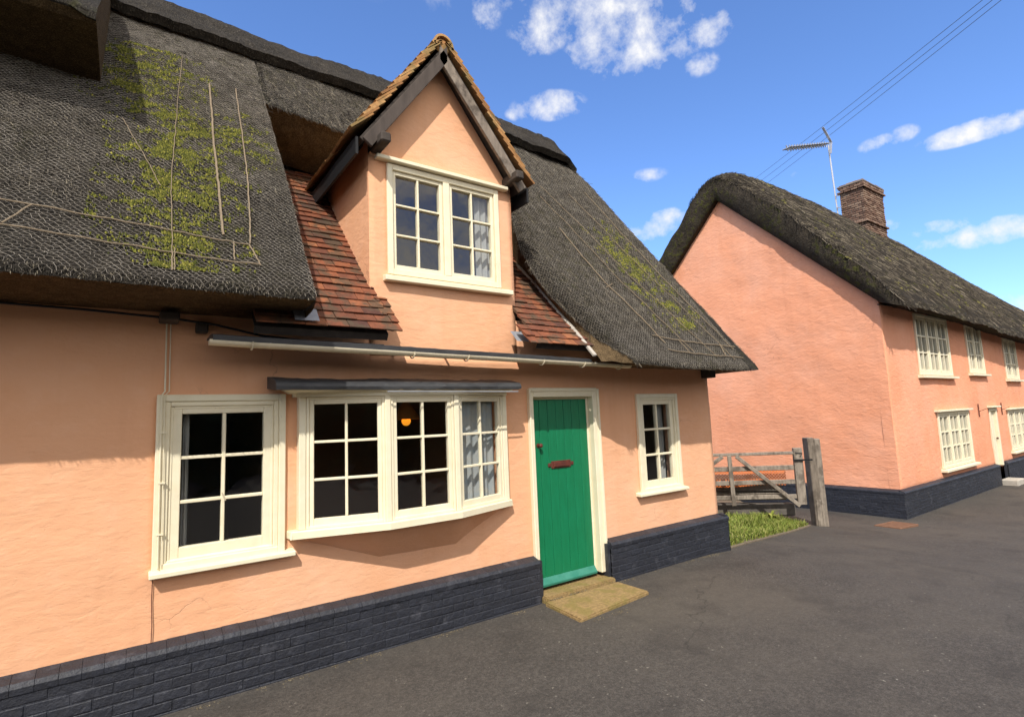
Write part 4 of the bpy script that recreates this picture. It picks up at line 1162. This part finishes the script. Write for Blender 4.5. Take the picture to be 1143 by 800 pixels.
# ================================================================== GATE AND SURROUNDINGS
gate_o = np.array((10.15, 5.05)); gd = np.array((-.735, .678))
gt = thing('field_gate', 'weathered grey timber barred gate closing the gap between the two cottages', 'gate', (10.15, 5.05, gz(10.15)))
def G_(o): o.matrix_parent_inverse = Matrix.Translation(-Vector(gt.location)); return o
gu = np.array((*gd, 0)); gn = np.array((gd[1], -gd[0], 0)); gn = -gn if gn[1] > 0 else gn
def gp(s_, z, w=0): return np.array((*gate_o, 0)) + gu*s_ + np.array((0, 0, z)) + gn*w
def gbar(s0, z0, s1, z1, h, th, w=0, mat='gatewood', name='rail'):
    mb = MB(); d = gp(s1, z1)-gp(s0, z0); L = np.linalg.norm(d); d /= L; up = np.cross(gn, d)
    n = 6
    for k in range(1): mb.obox(gp(s0, z0, w), d, up, gn, (0, L), (-h/2, h/2), (-th/2, th/2))
    return G_(mb.build(name, M[mat], gt, bevel=.008))
gbar(.10, 1.03, 2.95, 1.03, .055, .06, 0, name='top_rail')
for z, h in ((.765, .09), (.51, .085), (.245, .08)): gbar(.16, z, 2.9, z-.005, h, .035, -.02, name='rail')
gbar(.17, .10, .17, 1.12, .15, .075, .005, name='stile'); gbar(2.9, .02, 2.9, 1.12, .10, .075, .005, name='stile')
gbar(1.36, .10, 1.38, 1.01, .075, .03, .035, name='upright')
gbar(.22, .08, 1.26, 1.0, .07, .03, .045, name='diagonal_brace'); gbar(1.50, 1.0, 2.8, .12, .07, .03, .045, name='diagonal_brace')
mb = MB(); mb.bar(gp(.26, .90, .06), gp(-.06, .90, .06), .02, .03); mb.tube([gp(.14, .96, .05), gp(.10, 1.02, .05), gp(.22, 1.03, .05)], .009, 6); G_(mb.build('latch', M['black'], gt))
# gate post
pz = gz(10.65)-.15
mb = MB(); V = []
pc = np.array((10.72, 5.22)); pu = np.array((.815, -.58)); pv = np.array((.58, .815))
for (o_, wd, top_z, tilt) in ((-.055, .125, 1.27, .0), (.066, .115, 1.245, -.0)):
    rows = []
    for z in np.linspace(pz, top_z, 14):
        tw_ = .012*fbm(o_*9, z*1.5, 1, 2); ln = -.015*(z-pz)/1.6
        c = pc + pu*(o_+tw_+ln); h = wd/2*(1+.05*fbm(z*3, o_, 4, 2)); d_ = .10
        rows.append([(*(c-pu*h-pv*d_), z), (*(c+pu*h-pv*d_), z), (*(c+pu*h+pv*d_), z), (*(c-pu*h+pv*d_), z), (*(c-pu*h-pv*d_), z)])
    mb.grid(rows, True); mb.add([rows[-1][k] for k in range(4)], [(0, 1, 2, 3)])
gp_ = mb.build('gate_post', M['gatewood'], weld=True, bevel=.012)
tag(gp_, 'stout split grey oak gate post at the right end of the field gate', 'post')
mb = MB(); c = pc - pu*.05 - pv*.105; mb.obox((*c, 0), (*pu, 0), (*pv, 0), (0, 0, 1), (-.04, .045), (-.012, .0), (pz, .12)); mb.build('post_patch', M['gatewood'], gp_, bevel=.004)
# orange netting behind the gate
mb = MB(); cell = .055; o2 = gate_o + gd*.25 + np.array((.30, .33))
for i in range(60):
    for j in range(7):
        a = i*cell; z = .42 + j*cell + .02*math.sin(i*.25)
        p = lambda a_, z_: np.array((*(o2+gd*a_), z_)) + np.array((.012*math.sin(a_*9), 0, 0))
        if j < 6:
            mb.bar(p(a, z), p(a+cell/2, z+cell/2), .02, .012); mb.bar(p(a+cell/2, z+cell/2), p(a+cell, z), .02, .012)
            mb.bar(p(a+cell/2, z-cell/2), p(a, z), .02, .012); mb.bar(p(a+cell/2, z-cell/2), p(a+cell, z), .02, .012)
tag(mb.build('safety_netting', M['orange']), 'strip of bright orange plastic safety netting stretched behind the field gate', 'netting')
# timbers stacked behind the gate
lab = ['uppermost dark old timber lying behind the gate and orange netting', 'grey plank in the middle of the stack behind the gate', 'lowest dark timber on the ground behind the gate', 'long pale squared beam along the top of the timbers behind the gate']
spec = [(.75, .36, .20, 'deadwood', .3), (.80, .17, .16, 'gatewood', 0.2), (.70, -.08, .22, 'deadwood', .1), (1.0, .50, .10, 'gatewood', .5)]
for (off_, z, h, mt, s0), lb in zip(spec, lab):
    mb = MB(); b0 = gate_o + gd*s0 + np.array((.60, .66))*off_
    mb.obox((*b0, z), (*gd, .015), (-gd[1], gd[0], 0), (0, 0, 1), (0, 3.4), (-.12, .12), (-h/2, h/2)); o = mb.build('timber', M[mt], bevel=.02, seg=2)
    tag(o, lb, 'timber')
# verge
edge = [(6.75, 4.58), (7.96, 4.77), (9.3, 5.02), (10.45, 5.28)]
def vy(x): return float(np.interp(x, [e[0] for e in edge], [e[1] for e in edge]))
mb = MB(); rows = []
for x in np.linspace(6.76, 13.0, 60):
    y0_ = vy(x) if x < 10.45 else 5.28 + (x-10.45)*1.2
    rows.append([(x, y0_ + (12.5-y0_)*t**1.6, ground_at(x, y0_+(12.5-y0_)*t**1.6) + (.004 if t == 0 else .03+.05*fbm(x*1.5, t*9, 0, 3)+.05*min(1, t*6))) for t in np.linspace(0, 1, 40)])
mb.grid(rows); vg = mb.build('verge_soil', M['soil'], smooth=True); vg['kind'] = 'structure'
mb = MB(); r = random.Random(21)
k = 0
while k < 23000:
    x = r.uniform(6.78, 10.5); y0_ = vy(x); y = y0_ + abs(r.gauss(0, .65)) + .005
    s_ = np.dot(np.array((x, y))-gate_o, gd); w_ = np.dot(np.array((x, y))-gate_o, gn[:2])
    if w_ < -.25 and r.random() < .9: continue
    d = fbm(x*2.2, y*2.2, 5, 3)
    if d < -.12 and r.random() < .6: continue
    k += 1
    t = min(1, (y-y0_)/.5); z = ground_at(x, y) + .01+.05*t
    h = r.uniform(.04, .16)*(1+.9*max(0, d))*(.6+.4*t); a = r.uniform(0, 6.28); lean = r.uniform(.2, .9)*h; wd = r.uniform(.003, .0075)
    dx, dy = math.cos(a), math.sin(a); px_, py_ = -dy*wd, dx*wd
    b = np.array((x, y, z)); m_ = b+np.array((dx*lean*.35, dy*lean*.35, h*.62)); e = b+np.array((dx*lean, dy*lean, h))
    s3 = np.array((px_, py_, 0))
    mb.add([b-s3, b+s3, m_+s3*.8, m_-s3*.8, e], [(0, 1, 2, 3), (3, 2, 4)])
gr = mb.build('grass', M['grass']); gr['kind'] = 'stuff'; gr['label'] = 'rough green grass on the verge in front of the field gate'; gr['category'] = 'grass'
# leafy weed by the gate
def weed(x, y, s_, label):
    mb = MB(); z = ground_at(x, y)+.03; r = random.Random(int(x*100))
    for k in range(16):
        a = r.uniform(0, 6.28); l_ = s_*r.uniform(.6, 1.1); dx, dy = math.cos(a), math.sin(a); wd = .028*s_/.3
        b = np.array((x, y, z)); m_ = b+np.array((dx*l_*.5, dy*l_*.5, l_*.7)); e = b+np.array((dx*l_, dy*l_, l_*r.uniform(.35, .8))); s3 = np.array((-dy*wd, dx*wd, 0))
        mb.add([b-s3*.3, b+s3*.3, m_+s3, m_-s3, e], [(0, 1, 2, 3), (3, 2, 4)])
    tag(mb.build('weed', M['grass']), label, 'plant')
weed(9.62, 5.62, .30, 'tall leafy weed growing against the lower rails of the gate')
weed(9.05, 5.5, .16, 'small weed low in the grass left of the taller weed')
# kerb edging along the verge
mb = MB()
for (a, b) in zip(edge, edge[1:]):
    n = int(np.hypot(b[0]-a[0], b[1]-a[1])/.3)
    for k in range(n):
        p = np.array(a)+(np.array(b)-np.array(a))*k/n; q = np.array(a)+(np.array(b)-np.array(a))*(k+1)/n
        mb.bar((*p, ground_at(*p)+.005+r.uniform(-.004, .004)), (*(p+(q-p)*.98), ground_at(*q)+.005), .05, .04)
kb = mb.build('verge_edging', M['soil'], bevel=.008); kb['kind'] = 'structure'
mb = MB()
for _ in range(1500):
    x = r.uniform(-.5, 6.7) if r.random() < .7 else r.gauss(3.6, .5); y = 4.48 - abs(r.gauss(0, .035)); 
    if fbm(x*2.3, 3, 1, 3) < .02: continue
    if 3.4 < x < 4.5: y -= .02; 
    if 3.44 < x < 4.47 and y > 3.9: y = 3.84 - abs(r.gauss(0, .04)) if r.random() < .4 else 4.44-abs(r.gauss(0,.02)); 
    z = ground_at(x, y) + (.035 if 3.45 < x < 4.46 and y > 3.98 else .0); s_ = r.uniform(.003, .010); a = r.uniform(0, 6.28); c_, n_ = math.cos(a)*s_, math.sin(a)*s_
    mb.add([(x-c_, y-n_, z), (x+n_*.6, y-c_*.6, z+.001), (x+c_, y+n_, z), (x-n_*.6, y+c_*.6, z+.001), (x, y, z+s_*.6)], [(0, 1, 4), (1, 2, 4), (2, 3, 4), (3, 0, 4)])
lt = mb.build('leaf_litter', M['litter']); lt['kind'] = 'stuff'; lt['label'] = 'dry grit and leaf litter along the foot of the navy plinth'; lt['category'] = 'litter'
# drain grate
dg = thing('drain_grate', 'rusty iron drain grate set in the asphalt near the pink house corner', 'drain', (12.05, 4.45, gz(12.05)))
mb = MB(); z = .0
ang = -.06; uu = np.array((1, ang, -.03)); vv = np.array((0, 1, 0))
for s_ in (-.36, .33): mb.obox((0, 0, 0), uu, vv, (0, 0, 1), (s_, s_+.03), (-.22, .22), (-.02, .022))
for s_ in (-.22, .19): mb.obox((0, 0, 0), uu, vv, (0, 0, 1), (-.33, .33), (s_, s_+.03), (-.02, .021))
mb.build('frame', M['rust'], dg, bevel=.003)
mb = MB()
for k in range(9): s_ = -.30+.072*k; mb.obox((0, 0, 0), uu, vv, (0, 0, 1), (s_, s_+.035), (-.19, .19), (-.02, .018))
mb.build('bars', M['rust'], dg, bevel=.003)

# cables: strung from a pole beyond the pink house to one down the street
def ray_pt(px, py, depth):
    x = (px-571.5)/600*depth; y = -(py-400)/600*depth
    return np.array((0, 0, EYE)) + CR[0]*x + CR[1]*y + CR[2]*depth

# ================================================================== CAMERA
yaw, pitch, roll = math.radians(35.51), math.radians(6.436), math.radians(-2.333)
f_ = np.array([math.sin(yaw)*math.cos(pitch), math.cos(yaw)*math.cos(pitch), math.sin(pitch)])
r0 = np.array([math.cos(yaw), -math.sin(yaw), 0]); u0 = np.cross(r0, f_)
rr_ = math.cos(roll)*r0 + math.sin(roll)*u0; uu_ = -math.sin(roll)*r0 + math.cos(roll)*u0
CR = [rr_, uu_, f_]
cam = bpy.data.cameras.new('camera'); co = bpy.data.objects.new('camera', cam); COL.objects.link(co)
cam.sensor_width = 36; cam.sensor_fit = 'HORIZONTAL'; cam.lens = 600/1143*36; cam.clip_end = 2000; cam.clip_start = .05
co.matrix_world = Matrix(((rr_[0], uu_[0], -f_[0], 0), (rr_[1], uu_[1], -f_[1], 0), (rr_[2], uu_[2], -f_[2], EYE), (0, 0, 0, 1)))
scene.camera = co

for nm, y0_, y1_ in (('uppermost', (1097, 0), (855, 192)), ('middle', (1108, 0), (861, 195)), ('lowest', (1118, 0), (866, 199))):
    a = ray_pt(*y0_, 17); b = ray_pt(*y1_, 33); d = b-a; A = a-d*.9; B = b+d*.35
    pts = [A+(B-A)*t - np.array((0, 0, .9*(t*(1-t)) - .9*.24)) for t in np.linspace(0, 1, 40)]
    mb = MB(); mb.tube(pts, .009, 6); tag(mb.build('overhead_cable', M['cable']), nm+' of the three thin overhead cables crossing the sky above the aerial', 'cable', 'overhead cables')

# hedge across the road (what the panes mirror)
mb = MB(); r = random.Random(5)
for _ in range(15000):
    x = r.uniform(-25, 125); z = r.uniform(0, 1)**.8*(5.2+1.0*fbm(x*.25, 0, 0, 3)+4.5*sstep(30, 60, x)); y = -12 - 1.6*r.random() + .8*fbm(x*.4, z*.5, 1, 3)
    s_ = r.uniform(.15, .4); a = np.array((r.gauss(0, 1), r.gauss(0, 1), r.gauss(0, 1))); a /= np.linalg.norm(a); b = np.cross(a, (.3, .5, .8)); b /= np.linalg.norm(b)
    c = np.array((x, y, z-.4)); mb.add([c-a*s_, c+b*s_*.6, c+a*s_, c-b*s_*.6], [(0, 1, 2, 3)])
mb.grid([[(x, -13.3+.4*fbm(x*.3, z, 0, 2), z-.6) for z in np.linspace(0, 5.2+.8*fbm(x*.25, 0, 0, 3)+4.5*sstep(30, 60, x), 8)] for x in np.linspace(-25, 125, 140)])
tag(mb.build('hedge', M['leaf']), 'tall dark green hedge on the far side of the road behind the viewer', 'hedge')

# ================================================================== LIGHT AND SKY
sd = Vector((-.82, -1, 1.36)).normalized()
elev = math.asin(sd.z); azim = math.atan2(sd.x, sd.y)
sun = bpy.data.lights.new('sun', 'SUN'); sun.energy = 3.9; sun.angle = math.radians(.53); sun.color = (1, .955, .88)
so_ = bpy.data.objects.new('sun', sun); COL.objects.link(so_); so_.rotation_euler = sd.to_track_quat('Z', 'Y').to_euler()
W = bpy.data.worlds.new('World'); scene.world = W; W.use_nodes = True
t = W.node_tree; bg = t.nodes['Background']
sk = t.nodes.new('ShaderNodeTexSky'); sk.sky_type = 'NISHITA'; sk.sun_disc = False; sk.sun_elevation = elev; sk.sun_rotation = azim
sk.air_density = 1.0; sk.dust_density = 0.; sk.ozone_density = 3.0; sk.altitude = 0
tc = t.nodes.new('ShaderNodeTexCoord')
def wn(typ, **k):
    n = t.nodes.new(typ)
    for a, v in k.items(): setattr(n, a, v)
    return n
# individual clouds: soft blobs at fixed directions in the sky, broken up by noise
def dirv(px, py):
    d = CR[0]*((px-571.5)/600) + CR[1]*(-(py-400)/600) + CR[2]; return d/np.linalg.norm(d)
clouds = [(678, 8, .085, .03, 1.0), (712, 42, .075, .036, 1.0), (700, 20, .05, .03, .9), (603, 36, .035, .022, .8), (645, 60, .016, .016, .5), (788, 34, .028, .018, .7), (612, 118, .042, .016, .9), (590, 126, .026, .010, .6), (538, 18, .022, .016, .45), (726, 257, .030, .015, .9), (744, 243, .025, .011, .6), (722, 196, .024, .008, .33),
          (1106, 259, .034, .013, .9), (1042, 256, .030, .008, .7), (1048, 270, .022, .008, .75), (1086, 147, .042, .010, .8), (1115, 142, .025, .008, .6), (982, 160, .018, .008, .6), (1010, 149, .012, .008, .5), (900, 193, .014, .008, .3), (1135, 345, .03, .015, .8), (782, 72, .02, .012, .45),
          (985, 256, .018, .009, .7), (310, -300, .4, .15, .8), (-900, 100, .5, .15, .8)]
nz = wn('ShaderNodeTexNoise'); nz.inputs['Scale'].default_value = 19; nz.inputs['Detail'].default_value = 9; nz.inputs['Roughness'].default_value = .62; nz.inputs['Distortion'].default_value = .1
t.links.new(tc.outputs['Generated'], nz.inputs['Vector'])
acc = None
def mth(op, a, b):
    m = wn('ShaderNodeMath', operation=op)
    for i, v in enumerate((a, b)):
        if isinstance(v, (int, float)): m.inputs[i].default_value = v
        else: t.links.new(v, m.inputs[i])
    return m.outputs[0]
for (px, py, rw, rh, st) in clouds:
    d = dirv(px, py); e1 = np.cross(d, (0, 0, 1.)); e1 /= np.linalg.norm(e1); e2 = np.cross(e1, d)
    def dot(v):
        n = wn('ShaderNodeVectorMath', operation='DOT_PRODUCT'); t.links.new(tc.outputs['Generated'], n.inputs[0]); n.inputs[1].default_value = tuple(v); return n.outputs['Value']
    front = mth('GREATER_THAN', dot(d), .3)
    q = mth('ADD', mth('POWER', mth('ABSOLUTE', dot(e1/rw), 0), 2.), mth('POWER', mth('ABSOLUTE', dot(e2/rh), 0), 2.))
    m = mth('MULTIPLY', mth('MAXIMUM', mth('SUBTRACT', 1., mth('MULTIPLY', q, .38)), 0.), front)
    m = mth('MULTIPLY', m, st)
    acc = m if acc is None else mth('MAXIMUM', acc, m)
val = mth('ADD', mth('MULTIPLY', acc, .62), mth('MULTIPLY', nz.outputs['Fac'], mth('MULTIPLY', acc, .95)))
val = mth('SUBTRACT', mth('ADD', mth('MULTIPLY', acc, .42), mth('MULTIPLY', nz.outputs['Fac'], 2.0)), 1.06)
rp = wn('ShaderNodeValToRGB'); rp.color_ramp.elements[0].position = .0; rp.color_ramp.elements[1].position = .62
rp.color_ramp.elements[1].color = (1, 1, 1, 1); t.links.new(mth('MULTIPLY', val, mth('MINIMUM', mth('MULTIPLY', acc, 4.), 1.)), rp.inputs[0])
mx = wn('ShaderNodeMix', data_type='RGBA'); t.links.new(rp.outputs[0], mx.inputs[0])
SKY = .15
tint = wn('ShaderNodeMix', data_type='RGBA', blend_type='MULTIPLY'); tint.inputs[0].default_value = 1; tint.inputs[7].default_value = (.90, 1.09, 1.42, 1)
t.links.new(sk.outputs[0], tint.inputs[6]); t.links.new(tint.outputs[2], mx.inputs[6]); mx.inputs[7].default_value = (5.5, 5.5, 5.6, 1)
# added unseen clouds behind the viewer, bright enough to fill the shade
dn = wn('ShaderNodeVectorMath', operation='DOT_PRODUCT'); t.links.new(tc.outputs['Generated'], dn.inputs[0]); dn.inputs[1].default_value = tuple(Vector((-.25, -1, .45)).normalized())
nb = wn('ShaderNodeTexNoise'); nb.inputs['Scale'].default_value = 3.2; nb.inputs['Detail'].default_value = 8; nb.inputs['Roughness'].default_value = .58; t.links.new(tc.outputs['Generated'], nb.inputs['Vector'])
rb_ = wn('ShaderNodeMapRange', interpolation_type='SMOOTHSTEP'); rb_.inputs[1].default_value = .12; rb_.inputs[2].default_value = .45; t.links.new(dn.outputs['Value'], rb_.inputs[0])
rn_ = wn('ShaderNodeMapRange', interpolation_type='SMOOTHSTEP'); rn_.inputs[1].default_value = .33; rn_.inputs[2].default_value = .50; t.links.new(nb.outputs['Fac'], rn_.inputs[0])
fill_clouds = mth('MULTIPLY', rb_.outputs[0], rn_.outputs[0])
mx2 = wn('ShaderNodeMix', data_type='RGBA'); t.links.new(fill_clouds, mx2.inputs[0]); t.links.new(mx.outputs[2], mx2.inputs[6]); mx2.inputs[7].default_value = (8.6, 8.1, 7.4, 1)
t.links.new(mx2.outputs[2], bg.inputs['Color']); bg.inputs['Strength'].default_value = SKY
scene.view_settings.view_transform = 'Standard'; scene.view_settings.look = 'None'; scene.view_settings.exposure = .28; scene.view_settings.gamma = 1
scene.cycles.max_bounces = 8; scene.cycles.transparent_max_bounces = 12; scene.cycles.caustics_reflective = False; scene.cycles.caustics_refractive = False
